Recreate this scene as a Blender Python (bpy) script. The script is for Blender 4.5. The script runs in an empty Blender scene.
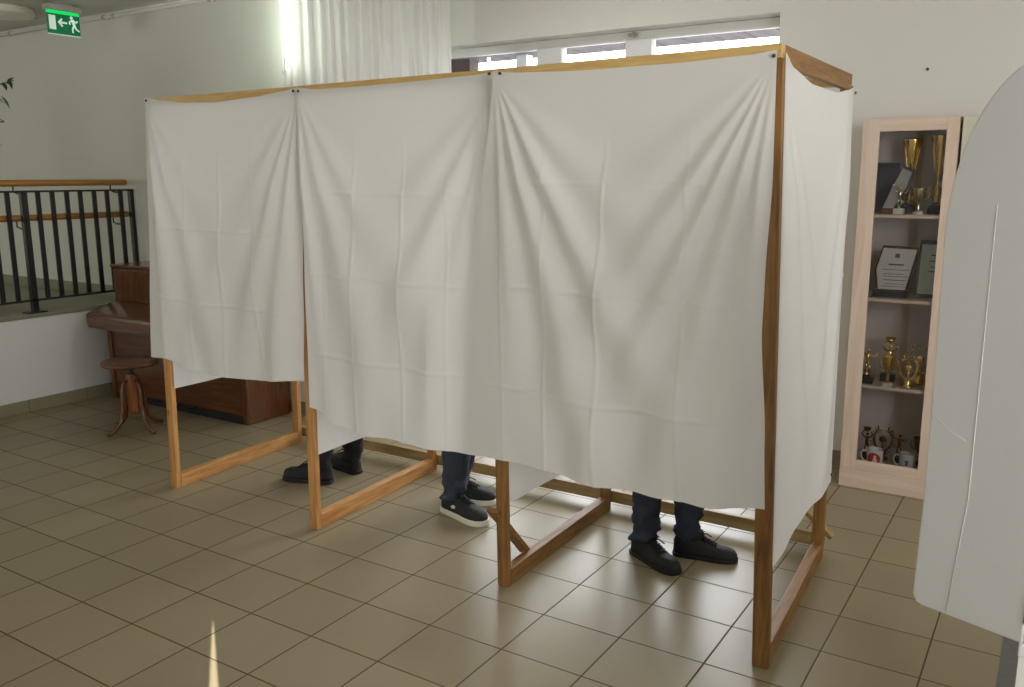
import bpy, bmesh, math, random
from mathutils import Vector, Matrix, noise
random.seed(7)
PI = math.pi
scn = bpy.context.scene
COL = scn.collection

# ------------------------------------------------------------------ materials
def srgb(r, g, b):
    f = lambda c: (c/255/12.92) if c/255 <= .04045 else ((c/255+.055)/1.055)**2.4
    return (f(r), f(g), f(b), 1)

def new_mat(name):
    m = bpy.data.materials.new(name); m.use_nodes = True
    nt = m.node_tree
    return m, nt, nt.nodes, nt.links, nt.nodes['Principled BSDF']

def N(nodes, t, **kw):
    n = nodes.new(t)
    for k, v in kw.items():
        setattr(n, k, v)
    return n

def pbr(name, col, rough=.5, metal=0, var=.06, scale=8, bump=0, bscale=60, coat=0, spec=None):
    m, nt, nd, ln, b = new_mat(name)
    b.inputs['Roughness'].default_value = rough
    b.inputs['Metallic'].default_value = metal
    if coat: b.inputs['Coat Weight'].default_value = coat; b.inputs['Coat Roughness'].default_value = .08
    if spec is not None: b.inputs['Specular IOR Level'].default_value = spec
    tc = N(nd, 'ShaderNodeTexCoord')
    nz = N(nd, 'ShaderNodeTexNoise'); nz.inputs['Scale'].default_value = scale; nz.inputs['Detail'].default_value = 4
    ln.new(tc.outputs['Object'], nz.inputs['Vector'])
    mx = N(nd, 'ShaderNodeMix', data_type='RGBA')
    mx.inputs[6].default_value = tuple(c*(1-var) for c in col[:3])+(1,)
    mx.inputs[7].default_value = tuple(min(1, c*(1+var)) for c in col[:3])+(1,)
    ln.new(nz.outputs['Fac'], mx.inputs[0]); ln.new(mx.outputs[2], b.inputs['Base Color'])
    if bump:
        n2 = N(nd, 'ShaderNodeTexNoise'); n2.inputs['Scale'].default_value = bscale; n2.inputs['Detail'].default_value = 3
        ln.new(tc.outputs['Object'], n2.inputs['Vector'])
        bp = N(nd, 'ShaderNodeBump'); bp.inputs['Strength'].default_value = bump; bp.inputs['Distance'].default_value = .01
        ln.new(n2.outputs['Fac'], bp.inputs['Height']); ln.new(bp.outputs['Normal'], b.inputs['Normal'])
    return m

def wood(name, light, dark, axis=2, rough=.5, coat=0, ring=9):
    m, nt, nd, ln, b = new_mat(name)
    b.inputs['Roughness'].default_value = rough
    if coat: b.inputs['Coat Weight'].default_value = coat; b.inputs['Coat Roughness'].default_value = .12
    tc = N(nd, 'ShaderNodeTexCoord'); mp = N(nd, 'ShaderNodeMapping')
    sc = [ring*2.2]*3; sc[axis] = ring*.16
    mp.inputs['Scale'].default_value = sc
    ln.new(tc.outputs['Object'], mp.inputs['Vector'])
    nz = N(nd, 'ShaderNodeTexNoise'); nz.inputs['Scale'].default_value = 1.6; nz.inputs['Detail'].default_value = 5
    nz.inputs['Distortion'].default_value = 1.1
    ln.new(mp.outputs[0], nz.inputs['Vector'])
    n2 = N(nd, 'ShaderNodeTexNoise'); n2.inputs['Scale'].default_value = 9; n2.inputs['Detail'].default_value = 3
    ln.new(mp.outputs[0], n2.inputs['Vector'])
    ad = N(nd, 'ShaderNodeMath', operation='MULTIPLY_ADD'); ad.inputs[1].default_value = .35
    ln.new(n2.outputs['Fac'], ad.inputs[0]); ln.new(nz.outputs['Fac'], ad.inputs[2])
    cr = N(nd, 'ShaderNodeValToRGB')
    cr.color_ramp.elements[0].position = .45; cr.color_ramp.elements[0].color = dark
    cr.color_ramp.elements[1].position = .85; cr.color_ramp.elements[1].color = light
    ln.new(ad.outputs[0], cr.inputs[0])
    # knots
    vo = N(nd, 'ShaderNodeTexVoronoi'); vo.inputs['Scale'].default_value = 3.1
    mp2 = N(nd, 'ShaderNodeMapping'); s2 = [1.6]*3; s2[axis] = .9; mp2.inputs['Scale'].default_value = s2
    ln.new(tc.outputs['Object'], mp2.inputs['Vector']); ln.new(mp2.outputs[0], vo.inputs['Vector'])
    kr = N(nd, 'ShaderNodeMapRange'); kr.inputs[1].default_value = .02; kr.inputs[2].default_value = .07
    kr.inputs[3].default_value = .45; kr.inputs[4].default_value = 1
    ln.new(vo.outputs['Distance'], kr.inputs[0])
    mu = N(nd, 'ShaderNodeMix', data_type='RGBA', blend_type='MULTIPLY'); mu.inputs[0].default_value = 1
    ln.new(cr.outputs[0], mu.inputs[6]); ln.new(kr.outputs[0], mu.inputs[7])
    ln.new(mu.outputs[2], b.inputs['Base Color'])
    bp = N(nd, 'ShaderNodeBump'); bp.inputs['Strength'].default_value = .12; bp.inputs['Distance'].default_value = .004
    ln.new(ad.outputs[0], bp.inputs['Height']); ln.new(bp.outputs['Normal'], b.inputs['Normal'])
    return m

def tile_mat(name, px, py, c1, c2, grout, gw=.0055, rough=.36, axes=(0, 1), offx=0, offy=0):
    m, nt, nd, ln, b = new_mat(name)
    b.inputs['Specular IOR Level'].default_value = .26
    tc = N(nd, 'ShaderNodeTexCoord'); sp = N(nd, 'ShaderNodeSeparateXYZ')
    ln.new(tc.outputs['Object'], sp.inputs[0])
    masks = []; ids = []
    for k, (ax, p, off) in enumerate(((axes[0], px, offx), (axes[1], py, offy))):
        ad = N(nd, 'ShaderNodeMath', operation='ADD'); ad.inputs[1].default_value = off
        ln.new(sp.outputs[ax], ad.inputs[0])
        dv = N(nd, 'ShaderNodeMath', operation='DIVIDE'); dv.inputs[1].default_value = p
        ln.new(ad.outputs[0], dv.inputs[0])
        fl = N(nd, 'ShaderNodeMath', operation='FLOOR'); ln.new(dv.outputs[0], fl.inputs[0]); ids.append(fl)
        fr = N(nd, 'ShaderNodeMath', operation='FRACT'); ln.new(dv.outputs[0], fr.inputs[0])
        pp = N(nd, 'ShaderNodeMath', operation='PINGPONG'); pp.inputs[1].default_value = .5
        ln.new(fr.outputs[0], pp.inputs[0])
        mr = N(nd, 'ShaderNodeMapRange', interpolation_type='SMOOTHSTEP')
        mr.inputs[1].default_value = gw*.3/p; mr.inputs[2].default_value = gw*.75/p
        ln.new(pp.outputs[0], mr.inputs[0]); masks.append(mr)
    mn = N(nd, 'ShaderNodeMath', operation='MINIMUM')
    ln.new(masks[0].outputs[0], mn.inputs[0]); ln.new(masks[1].outputs[0], mn.inputs[1])
    cb = N(nd, 'ShaderNodeCombineXYZ'); ln.new(ids[0].outputs[0], cb.inputs[0]); ln.new(ids[1].outputs[0], cb.inputs[1])
    wn = N(nd, 'ShaderNodeTexWhiteNoise', noise_dimensions='3D'); ln.new(cb.outputs[0], wn.inputs['Vector'])
    nz = N(nd, 'ShaderNodeTexNoise'); nz.inputs['Scale'].default_value = 5; nz.inputs['Detail'].default_value = 6
    nz.inputs['Roughness'].default_value = .65
    ln.new(tc.outputs['Object'], nz.inputs['Vector'])
    av = N(nd, 'ShaderNodeMath', operation='MULTIPLY_ADD'); av.inputs[1].default_value = .45
    ln.new(wn.outputs['Value'], av.inputs[0])
    sc = N(nd, 'ShaderNodeMath', operation='MULTIPLY'); sc.inputs[1].default_value = .55
    ln.new(nz.outputs['Fac'], sc.inputs[0]); ln.new(sc.outputs[0], av.inputs[2])
    mx = N(nd, 'ShaderNodeMix', data_type='RGBA'); mx.inputs[6].default_value = c1; mx.inputs[7].default_value = c2
    ln.new(av.outputs[0], mx.inputs[0])
    m2 = N(nd, 'ShaderNodeMix', data_type='RGBA'); m2.inputs[6].default_value = grout
    ln.new(mn.outputs[0], m2.inputs[0]); ln.new(mx.outputs[2], m2.inputs[7])
    ln.new(m2.outputs[2], b.inputs['Base Color'])
    rr = N(nd, 'ShaderNodeMapRange'); rr.inputs[3].default_value = .8; rr.inputs[4].default_value = rough
    ln.new(mn.outputs[0], rr.inputs[0]); ln.new(rr.outputs[0], b.inputs['Roughness'])
    bp = N(nd, 'ShaderNodeBump'); bp.inputs['Strength'].default_value = .35; bp.inputs['Distance'].default_value = .003
    ln.new(mn.outputs[0], bp.inputs['Height']); ln.new(bp.outputs['Normal'], b.inputs['Normal'])
    return m

def cloth_mat(name, col, trans=.3, weave=900, wr=.12):
    m, nt, nd, ln, b = new_mat(name)
    b.inputs['Base Color'].default_value = col; b.inputs['Roughness'].default_value = .75
    b.inputs['Specular IOR Level'].default_value = .25
    tc = N(nd, 'ShaderNodeTexCoord')
    nz = N(nd, 'ShaderNodeTexNoise'); nz.inputs['Scale'].default_value = 3.2; nz.inputs['Detail'].default_value = 5
    nz.inputs['Distortion'].default_value = .8
    ln.new(tc.outputs['Object'], nz.inputs['Vector'])
    bp = N(nd, 'ShaderNodeBump'); bp.inputs['Strength'].default_value = wr; bp.inputs['Distance'].default_value = .05
    ln.new(nz.outputs['Fac'], bp.inputs['Height']); ln.new(bp.outputs['Normal'], b.inputs['Normal'])
    tr = N(nd, 'ShaderNodeBsdfTranslucent'); tr.inputs['Color'].default_value = col
    ln.new(bp.outputs['Normal'], tr.inputs['Normal'])
    mx = N(nd, 'ShaderNodeMixShader'); mx.inputs[0].default_value = trans
    ln.new(b.outputs[0], mx.inputs[1]); ln.new(tr.outputs[0], mx.inputs[2])
    ln.new(mx.outputs[0], nd['Material Output'].inputs['Surface'])
    return m

def sheer_mat(name, col):
    m, nt, nd, ln, b = new_mat(name)
    nd.remove(b)
    df = N(nd, 'ShaderNodeBsdfDiffuse'); df.inputs['Color'].default_value = col
    tl = N(nd, 'ShaderNodeBsdfTranslucent'); tl.inputs['Color'].default_value = col
    tp = N(nd, 'ShaderNodeBsdfTransparent')
    m1 = N(nd, 'ShaderNodeMixShader'); m1.inputs[0].default_value = .28
    m2 = N(nd, 'ShaderNodeMixShader'); m2.inputs[0].default_value = .14
    ln.new(df.outputs[0], m1.inputs[1]); ln.new(tl.outputs[0], m1.inputs[2])
    ln.new(m1.outputs[0], m2.inputs[1]); ln.new(tp.outputs[0], m2.inputs[2])
    ln.new(m2.outputs[0], nd['Material Output'].inputs['Surface'])
    return m

def glass_mat(name, tint=(1, 1, 1, 1), refl=.9):
    m, nt, nd, ln, b = new_mat(name)
    nd.remove(b)
    tp = N(nd, 'ShaderNodeBsdfTransparent'); tp.inputs['Color'].default_value = tint
    gl = N(nd, 'ShaderNodeBsdfGlossy'); gl.inputs['Roughness'].default_value = .02
    fr = N(nd, 'ShaderNodeFresnel'); fr.inputs['IOR'].default_value = 1.45
    ml = N(nd, 'ShaderNodeMath', operation='MULTIPLY'); ml.inputs[1].default_value = refl
    ln.new(fr.outputs[0], ml.inputs[0])
    mx = N(nd, 'ShaderNodeMixShader')
    ln.new(ml.outputs[0], mx.inputs[0]); ln.new(tp.outputs[0], mx.inputs[1]); ln.new(gl.outputs[0], mx.inputs[2])
    ln.new(mx.outputs[0], nd['Material Output'].inputs['Surface'])
    return m

def emit_mat(name, col, s, base=None):
    m, nt, nd, ln, b = new_mat(name)
    b.inputs['Base Color'].default_value = base or col
    b.inputs['Emission Color'].default_value = col; b.inputs['Emission Strength'].default_value = s
    b.inputs['Roughness'].default_value = .4
    return m

M = {}
M['wall'] = pbr('plaster_white', srgb(214, 213, 206), .85, var=.025, scale=2.2, bump=.05, bscale=90)
M['ceil'] = pbr('ceiling_paint', srgb(205, 205, 198), .9, var=.02)
M['plat_wall'] = pbr('platform_plaster', srgb(228, 228, 226), .8, var=.02, scale=3)
M['floor'] = tile_mat('floor_tiles', .3263, .3, srgb(137, 125, 98), srgb(151, 138, 110), srgb(78, 67, 52), rough=.34)
M['skirt'] = tile_mat('skirting_tiles', .45, 5.0, srgb(140, 132, 108), srgb(152, 143, 120), srgb(112, 104, 84), axes=(1, 2), offy=1, rough=.4)
M['skirt_x'] = tile_mat('skirting_tiles_back', .33, 5.0, srgb(132, 124, 104), srgb(144, 136, 116), srgb(100, 92, 76), axes=(0, 2), offy=1, rough=.4)
M['plat_floor'] = pbr('platform_linoleum', srgb(138, 136, 114), .5, var=.08, scale=5)
M['strip'] = pbr('dark_stone', srgb(98, 98, 94), .6, var=.25, scale=40)
M['frame'] = pbr('window_frame_white', srgb(222, 222, 220), .4, var=.02)
M['glass'] = glass_mat('window_glass')
M['cab_glass'] = glass_mat('cabinet_glass', (.93, .93, .93, 1), .8)
M['cloth'] = cloth_mat('white_cotton', srgb(226, 224, 221), .14)
M['cloth_b'] = cloth_mat('thin_white_cotton', srgb(232, 230, 226), .34)
M['sheer'] = sheer_mat('sheer_voile', srgb(235, 234, 230))
def pine(nm, l, d): return [wood(nm+'_'+'xyz'[a], l, d, a, .55) for a in range(3)]
M['pine_l'] = pine('orange_pine', srgb(204, 152, 88), srgb(164, 106, 50))
M['pine_r'] = pine('brown_pine', srgb(152, 110, 56), srgb(102, 66, 27))
M['pine_k'] = pine('grey_pine', srgb(176, 150, 104), srgb(140, 112, 66))
M['pine_t'] = pine('pale_pine', srgb(212, 178, 112), srgb(184, 144, 80))
M['rail_wood'] = wood('varnished_beech', srgb(190, 134, 62), srgb(152, 98, 40), 1, .35, .3)
M['black'] = pbr('black_iron', srgb(30, 29, 30), .45, var=.1)
M['piano'] = wood('mahogany', srgb(120, 68, 26), srgb(72, 36, 12), 2, .28, .6, ring=14)
M['piano_x'] = wood('mahogany_long', srgb(114, 64, 26), srgb(68, 33, 12), 0, .28, .6, ring=14)
M['stool'] = wood('bentwood', srgb(118, 70, 36), srgb(72, 38, 18), 2, .4, .3, ring=12)
M['stool_column'] = wood('stool_column_wood', srgb(150, 88, 40), srgb(100, 52, 22), 2, .4, .2, ring=12)
M['birch'] = wood('pale_birch', srgb(228, 208, 190), srgb(214, 190, 168), 2, .5, ring=5)
M['birch_x'] = wood('pale_birch_x', srgb(228, 208, 190), srgb(214, 190, 168), 0, .5, ring=5)
M['cream'] = pbr('cream_laminate', srgb(212, 208, 186), .5, var=.02)
M['cab_in'] = pbr('cabinet_interior', srgb(206, 198, 192), .7, var=.04)
M['gold'] = pbr('gold_plate', srgb(236, 204, 112), .2, 1, var=.15, scale=40)
M['silver'] = pbr('pale_gold', srgb(226, 214, 176), .25, 1, var=.1, scale=40)
M['bronze'] = pbr('dark_bronze', srgb(120, 84, 44), .35, .9, var=.2, scale=50)
M['marble'] = pbr('white_marble', srgb(214, 210, 202), .3, var=.1, scale=30)
M['pin'] = pbr('screw_head', srgb(86, 84, 82), .4, .6, var=.1)
M['dark'] = pbr('dark_base', srgb(40, 42, 44), .4, var=.15)
M['navy'] = pbr('dark_blue_leather', srgb(58, 60, 70), .5, var=.12)
M['plaque'] = pbr('grey_plaque', srgb(168, 164, 160), .4, .2, var=.06)
M['paper'] = pbr('certificate_paper', srgb(206, 200, 194), .6, var=.03)
M['paper_g'] = pbr('greenish_paper', srgb(192, 204, 188), .6, var=.03)
M['ink'] = pbr('grey_ink', srgb(96, 90, 88), .7)
M['mug'] = pbr('white_ceramic', srgb(232, 230, 228), .25, var=.02)
M['mug_g'] = pbr('pale_grey_ceramic', srgb(190, 192, 192), .25, var=.02)
M['red'] = pbr('red_print', srgb(190, 40, 34), .4)
M['panel'] = pbr('grey_white_board', srgb(196, 196, 196), .6, var=.02, scale=3)
M['crease'] = pbr('pale_board_edge', srgb(208, 208, 207), .6, var=.02)
M['desk'] = pbr('white_desk', srgb(214, 214, 212), .5, var=.02)
M['green'] = emit_mat('exit_green', srgb(0, 122, 72), .22)
M['green_lit'] = emit_mat('exit_green_bright', srgb(20, 230, 110), .55)
M['exit_white'] = emit_mat('exit_white', srgb(220, 240, 226), .35)
M['plastic'] = pbr('grey_plastic', srgb(176, 172, 166), .4, var=.04)
M['lamp_shade'] = pbr('opal_glass', srgb(226, 222, 206), .3, var=.02)
M['leaf'] = pbr('ficus_leaf', srgb(56, 84, 44), .4, var=.3, scale=20)
M['bark'] = pbr('ficus_bark', srgb(112, 92, 70), .8, var=.2)
M['terracotta'] = pbr('terracotta', srgb(160, 92, 62), .8, var=.1)
M['soil'] = pbr('potting_soil', srgb(54, 42, 32), .95, var=.3, scale=40)
M['steel'] = pbr('steel', srgb(170, 168, 164), .35, .9)
M['tube'] = emit_mat('fluorescent_tube', (.86, 1, .84, 1), 42)
M['soffit'] = wood('soffit_boards', srgb(98, 88, 92), srgb(72, 64, 68), 1, .8)
M['ext_wall'] = pbr('outside_brown_boards', srgb(84, 66, 62), .8, var=.15)
M['ext_ground'] = pbr('outside_paving', srgb(120, 120, 116), .9)
M['skin'] = pbr('skin', srgb(206, 160, 134), .55, var=.05)
M['jeans'] = pbr('blue_jeans', srgb(56, 64, 78), .85, var=.22, scale=30, bump=.3, bscale=120)
M['jeans_d'] = pbr('dark_jeans', srgb(46, 52, 66), .85, var=.2, scale=30, bump=.3, bscale=120)
M['trousers_b'] = pbr('black_trousers', srgb(26, 28, 34), .85, var=.2, scale=30, bump=.2, bscale=120)
M['shoe_b'] = pbr('black_mesh_shoe', srgb(24, 23, 24), .7, var=.25, scale=60, bump=.3, bscale=300)
M['shoe_d'] = pbr('charcoal_suede', srgb(36, 35, 36), .75, var=.2, scale=60, bump=.2, bscale=300)
M['sole_w'] = pbr('white_rubber', srgb(226, 222, 206), .6, var=.04)
M['sole_b'] = pbr('black_rubber', srgb(22, 21, 22), .6, var=.1)
M['lace'] = pbr('black_lace', srgb(18, 18, 19), .8)
M['shirt'] = [pbr('shirt_'+n, c, .85, var=.06) for n, c in (('grey', srgb(120, 120, 126)), ('blue', srgb(70, 90, 130)), ('dark', srgb(56, 56, 60)))]
M['hair'] = pbr('brown_hair', srgb(60, 44, 34), .6, var=.2, scale=60)
M['white'] = pbr('white_print', srgb(225, 224, 220), .6)

# ------------------------------------------------------------------ helpers
def wpos(o):
    p = Vector((0, 0, 0))
    while o:
        p = p + o.location; o = o.parent
    return p

def obj(name, bm, mat, parent=None, smooth=False, bevel=0, local=False):
    me = bpy.data.meshes.new(name)
    if parent and not local:
        bmesh.ops.translate(bm, verts=bm.verts, vec=-wpos(parent))
    bmesh.ops.recalc_face_normals(bm, faces=bm.faces)
    bm.to_mesh(me); bm.free()
    mats = mat if isinstance(mat, (list, tuple)) else [mat]
    for m in mats: me.materials.append(m)
    if smooth:
        for p in me.polygons: p.use_smooth = True
    o = bpy.data.objects.new(name, me); COL.objects.link(o)
    if parent: o.parent = parent
    if bevel:
        b = o.modifiers.new('bevel', 'BEVEL'); b.width = bevel; b.segments = 2; b.limit_method = 'ANGLE'
    return o

def thing(name, label, cat, loc=(0, 0, 0), group=None):
    o = bpy.data.objects.new(name, None); COL.objects.link(o)
    o.location = loc; o.empty_display_size = .1
    return tag(o, label, cat, group)

def tag(o, label, cat, group=None):
    o['label'] = label; o['category'] = cat
    if group: o['group'] = group
    return o

def struct(name, bm, mat, parent=None, **kw):
    o = obj(name, bm, mat, parent, **kw)
    if not parent: o['kind'] = 'structure'
    return o

def B(): return bmesh.new()

def box(bm, x0, x1, y0, y1, z0, z1, mi=0):
    vs = [bm.verts.new((x, y, z)) for x in (x0, x1) for y in (y0, y1) for z in (z0, z1)]
    for f in ((0, 1, 3, 2), (4, 6, 7, 5), (0, 4, 5, 1), (2, 3, 7, 6), (0, 2, 6, 4), (1, 5, 7, 3)):
        bm.faces.new([vs[i] for i in f]).material_index = mi
    return bm

def beam(bm, a, b, w, h, up=(0, 0, 1), jit=0):
    a, b = Vector(a), Vector(b); d = (b-a).normalized()
    s = d.cross(Vector(up))
    if s.length < 1e-4: s = d.cross(Vector((0, 1, 0)))
    s.normalize(); u = s.cross(d)
    r = []
    for p in (a, b):
        r.append([bm.verts.new(p+s*sx*w/2+u*sy*h/2) for sx, sy in ((-1, -1), (1, -1), (1, 1), (-1, 1))])
    for i in range(4):
        bm.faces.new((r[0][i], r[0][(i+1) % 4], r[1][(i+1) % 4], r[1][i]))
    bm.faces.new(r[0][::-1]); bm.faces.new(r[1])
    return bm

def tube(bm, pts, rad, n=10, closed=False, sx=1, sy=1, cap=True, mi=0):
    pts = [Vector(p) for p in pts]
    if not isinstance(rad, (list, tuple)): rad = [rad]*len(pts)
    rings = []; prev = None
    for i, p in enumerate(pts):
        if closed: d = pts[(i+1) % len(pts)]-pts[i-1]
        else: d = pts[min(i+1, len(pts)-1)]-pts[max(i-1, 0)]
        d.normalize()
        if prev is None:
            s = d.cross(Vector((0, 0, 1)))
            if s.length < 1e-3: s = Vector((1, 0, 0))
        else: s = prev-d*prev.dot(d)
        s.normalize(); prev = s; u = d.cross(s)
        rings.append([bm.verts.new(p+(s*math.cos(2*PI*k/n)*sx+u*math.sin(2*PI*k/n)*sy)*rad[i]) for k in range(n)])
    m = len(rings)
    for i in range(m if closed else m-1):
        a, b = rings[i], rings[(i+1) % m]
        for k in range(n): bm.faces.new((a[k], a[(k+1) % n], b[(k+1) % n], b[k])).material_index = mi
    if cap and not closed:
        bm.faces.new(rings[0][::-1]).material_index = mi; bm.faces.new(rings[-1]).material_index = mi
    return bm

def lathe(bm, prof, c=(0, 0, 0), n=24, mi=0):
    rings = []
    for r, z in prof:
        if r < 1e-5: rings.append([bm.verts.new((c[0], c[1], c[2]+z))])
        else: rings.append([bm.verts.new((c[0]+r*math.cos(2*PI*k/n), c[1]+r*math.sin(2*PI*k/n), c[2]+z)) for k in range(n)])
    for a, b in zip(rings, rings[1:]):
        for k in range(n):
            k2 = (k+1) % n
            if len(a) == 1 and len(b) == 1: continue
            if len(a) == 1: f = (a[0], b[k2], b[k])
            elif len(b) == 1: f = (a[k], a[k2], b[0])
            else: f = (a[k], a[k2], b[k2], b[k])
            bm.faces.new(f).material_index = mi
    return bm

def ball(bm, c, r, sx=1, sy=1, sz=1, seg=12, mi=0):
    ret = bmesh.ops.create_uvsphere(bm, u_segments=seg, v_segments=max(6, seg//2), radius=r,
        matrix=Matrix.Translation(c) @ Matrix.Diagonal((sx, sy, sz, 1)))
    return bm

def prism(bm, poly, origin, e1, e2, thick, mi=0):
    """extrude a 2-D outline: points origin + a*e1 + b*e2, from -thick/2 to +thick/2 along e1 x e2"""
    o, e1, e2 = Vector(origin), Vector(e1), Vector(e2); n = e1.cross(e2).normalized()
    f = [bm.verts.new(o+e1*a+e2*b+n*thick/2) for a, b in poly]
    g = [bm.verts.new(o+e1*a+e2*b-n*thick/2) for a, b in poly]
    k = len(poly)
    bm.faces.new(f).material_index = mi; bm.faces.new(g[::-1]).material_index = mi
    for i in range(k): bm.faces.new((g[i], g[(i+1) % k], f[(i+1) % k], f[i])).material_index = mi
    return bm

def sheet(nu, nv, fn):
    bm = B()
    vs = [[bm.verts.new(fn(i/nu, j/nv)) for i in range(nu+1)] for j in range(nv+1)]
    for j in range(nv):
        for i in range(nu):
            bm.faces.new((vs[j][i], vs[j][i+1], vs[j+1][i+1], vs[j+1][i]))
    return bm

def lerp_tab(tab, x):
    if x <= tab[0][0]: return tab[0][1]
    for (a, va), (b, vb) in zip(tab, tab[1:]):
        if x <= b:
            t = (x-a)/(b-a) if b > a else 0
            return va+(vb-va)*t
    return tab[-1][1]

def smooth_tab(tab, x):
    if x <= tab[0][0]: return tab[0][1]
    for (a, va), (b, vb) in zip(tab, tab[1:]):
        if x <= b:
            t = (x-a)/(b-a) if b > a else 0
            t = t*t*(3-2*t)*.5+t*.5
            return va+(vb-va)*t
    return tab[-1][1]

def copy_tree(o, parent=None):
    c = o.copy(); COL.objects.link(c)
    if parent: c.parent = parent
    for ch in o.children: copy_tree(ch, c)
    return c

# ------------------------------------------------------------------ the room
WL, WB = 1.93, 2.77          # left part of the back wall, window part of the back wall
CX = -2.22                   # corner between them
CZ = 2.955
struct('floor', box(B(), -4.1, 4.4, -5.6, 3.05, -.12, 0), M['floor'])
struct('ceiling', box(B(), -8, 4.4, -5.6, 3.05, CZ, CZ+.1), M['ceil'])
struct('wall_rear', box(B(), -8, 4.4, -5.7, -5.6, -.1, CZ), M['wall'])
struct('wall_left', box(B(), -8.1, -8, -5.7, WL, -.1, CZ), M['wall'])
# the wall behind the platform and piano, with the return that steps back to the window wall
struct('wall_back_left', box(B(), -8, CX, WL, 3.05, 0, CZ), M['wall'])
# window wall with one long opening
W0, W1, WZ0, WZ1 = CX+.05, .742, .30, 2.59
bm = B()
box(bm, CX, W0, WB, 3.05, 0, CZ); box(bm, W1, 4.4, WB, 3.05, 0, CZ)
box(bm, W0, W1, WB, 3.05, 0, WZ0); box(bm, W0, W1, WB, 3.05, WZ1, CZ)
struct('wall_back_right', bm, M['wall'])
# right wall, with a tall thin gap shaped to cast the sliver of sun
GY = -4.24
bm = B()
box(bm, 4.4, 4.5, -5.7, GY-.3, -.1, CZ); box(bm, 4.4, 4.5, GY+.3, 3.05, -.1, CZ)
vsz = 2.17
gx = [(4.4, 4.5)]
for sgn in (-1, 1):
    # two thin sheets narrow the gap upwards to taper the sun streak
    pts = [(GY+sgn*.3, -.1), (GY+sgn*.046, -.1), (GY+sgn*.046, 1.75), (GY+sgn*.006, vsz), (GY, vsz+.05), (GY, CZ), (GY+sgn*.3, CZ)]
    f = [bm.verts.new((4.4, y, z)) for y, z in pts]; g = [bm.verts.new((4.402, y, z)) for y, z in pts]
    bm.faces.new(f); bm.faces.new(g[::-1])
    for i in range(len(pts)): bm.faces.new((f[i], f[(i+1) % len(pts)], g[(i+1) % len(pts)], g[i]))
struct('wall_right', bm, M['wall'])
# platform
PX, PZ = -4.095, .715
struct('wall_platform', box(B(), -8, PX, -5.6, WL, 0, PZ-.03), M['plat_wall'])
struct('floor_platform', box(B(), -8, PX+.012, -5.6, WL, PZ-.03, PZ), M['plat_floor'], bevel=.006)
struct('baseboard_platform', box(B(), PX, PX+.012, -5.6, WL, 0, .09), M['skirt'], bevel=.002)
struct('baseboard_left', box(B(), -8, PX-.0, WL-.012, WL, PZ, PZ+.085), M['plat_floor'])
struct('baseboard_back', box(B(), PX+.012, CX+.012, WL-.012, WL, 0, .09), M['skirt_x'])
struct('baseboard_return', box(B(), CX, CX+.012, WL, WB, 0, .09), M['skirt_x'])
struct('baseboard_right', box(B(), CX+.012, 4.4, WB-.012, WB, 0, .09), M['skirt_x'])
struct('trim_1', box(B(), 2.18, 2.232, -5.6, 1.25, -.02, .002), M['strip'])
# pipe below the ceiling and its clips
t = thing('ceiling_pipe', 'thin grey pipe running along top of left wall just under ceiling', 'pipe', (-5, WL-.045, 2.915))
obj('pipe', tube(B(), [(-7.95, WL-.045, 2.915), (CX-.02, WL-.045, 2.915)], .013, 10), M['wall'], t, smooth=True)
for x in (-7.0, -5.6, -4.25, -4.12, -3.0):
    bm = B(); box(bm, x-.012, x+.012, WL-.05, WL, 2.908, 2.922); tube(bm, [(x-.012, WL-.045, 2.915), (x+.012, WL-.045, 2.915)], .018, 10)
    obj('pipe_clip', bm, M['plastic'], t)

# window
FY = 2.92
win = bpy.data.objects.new('window_1', None); COL.objects.link(win); win.location = (-.76, FY, WZ0); win['kind'] = 'structure'
mull = [(W0, W0+.05), (-1.95, -1.75), (-.95, -.757), (-.287, -.105), (.70, W1)]
fr = B()
box(fr, W0, W1, FY, FY+.07, WZ1-.05, WZ1); box(fr, W0, W1, FY, FY+.07, WZ0, WZ0+.06)
for a, b_ in mull: box(fr, a, b_, FY, FY+.07, WZ0+.06, WZ1-.05)
struct('window_frame', fr, M['frame'], win, bevel=.004)
for (a, b_), (c, d) in zip(mull, mull[1:]):
    struct('window_pane', box(B(), b_, c, FY+.04, FY+.045, WZ0+.06, WZ1-.05), M['glass'], win)
    s = B()
    struct('window_sash', s if box(s, b_, c, FY-.008, FY+.02, WZ1-.06, WZ1-.045) else s, M['frame'], win)
bm = B(); box(bm, -.255, -.20, FY-.03, FY, 2.555, 2.575); box(bm, -.222, -.205, FY-.045, FY-.02, 2.545, 2.58)
struct('window_latch', bm, M['steel'], win, bevel=.003)
struct('window_sill', box(B(), W0, W1, 2.72, FY, WZ0-.03, WZ0), M['frame'], win, bevel=.006)
# outside: eave soffit, bit of brown wall, pale post and paving
bm = B()
for k in range(26):
    x = -3.4+k*.21
    box(bm, x, x+.20, 3.051, 3.55, 2.575, 2.60)
box(bm, -3.4, 2.1, 3.55, 3.58, 2.58, 2.72); box(bm, -3.4, 2.1, 3.05, 3.58, 2.60, 2.62)
struct('roof_eave', bm, M['soffit'])
struct('wall_outside', box(B(), -3.2, -1.78, 3.30, 3.42, -.1, 2.575), M['ext_wall'])
struct('trim_2', box(B(), -1.375, -1.285, 3.33, 3.42, -.1, 2.575), M['frame'])
struct('ground_outside', box(B(), -12, 12, 3.06, 20, -.2, -.12), M['ext_ground'])

# nail in the wall above the cabinet
bm = B(); tube(bm, [(1.53, WB+.01, 2.225), (1.53, WB-.012, 2.225)], .006, 8); ball(bm, (1.53, WB-.012, 2.225), .007, sy=.5)
tag(obj('nail', bm, M['dark'], smooth=True), 'small dark nail head in white wall above trophy cabinet', 'nail')

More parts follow.
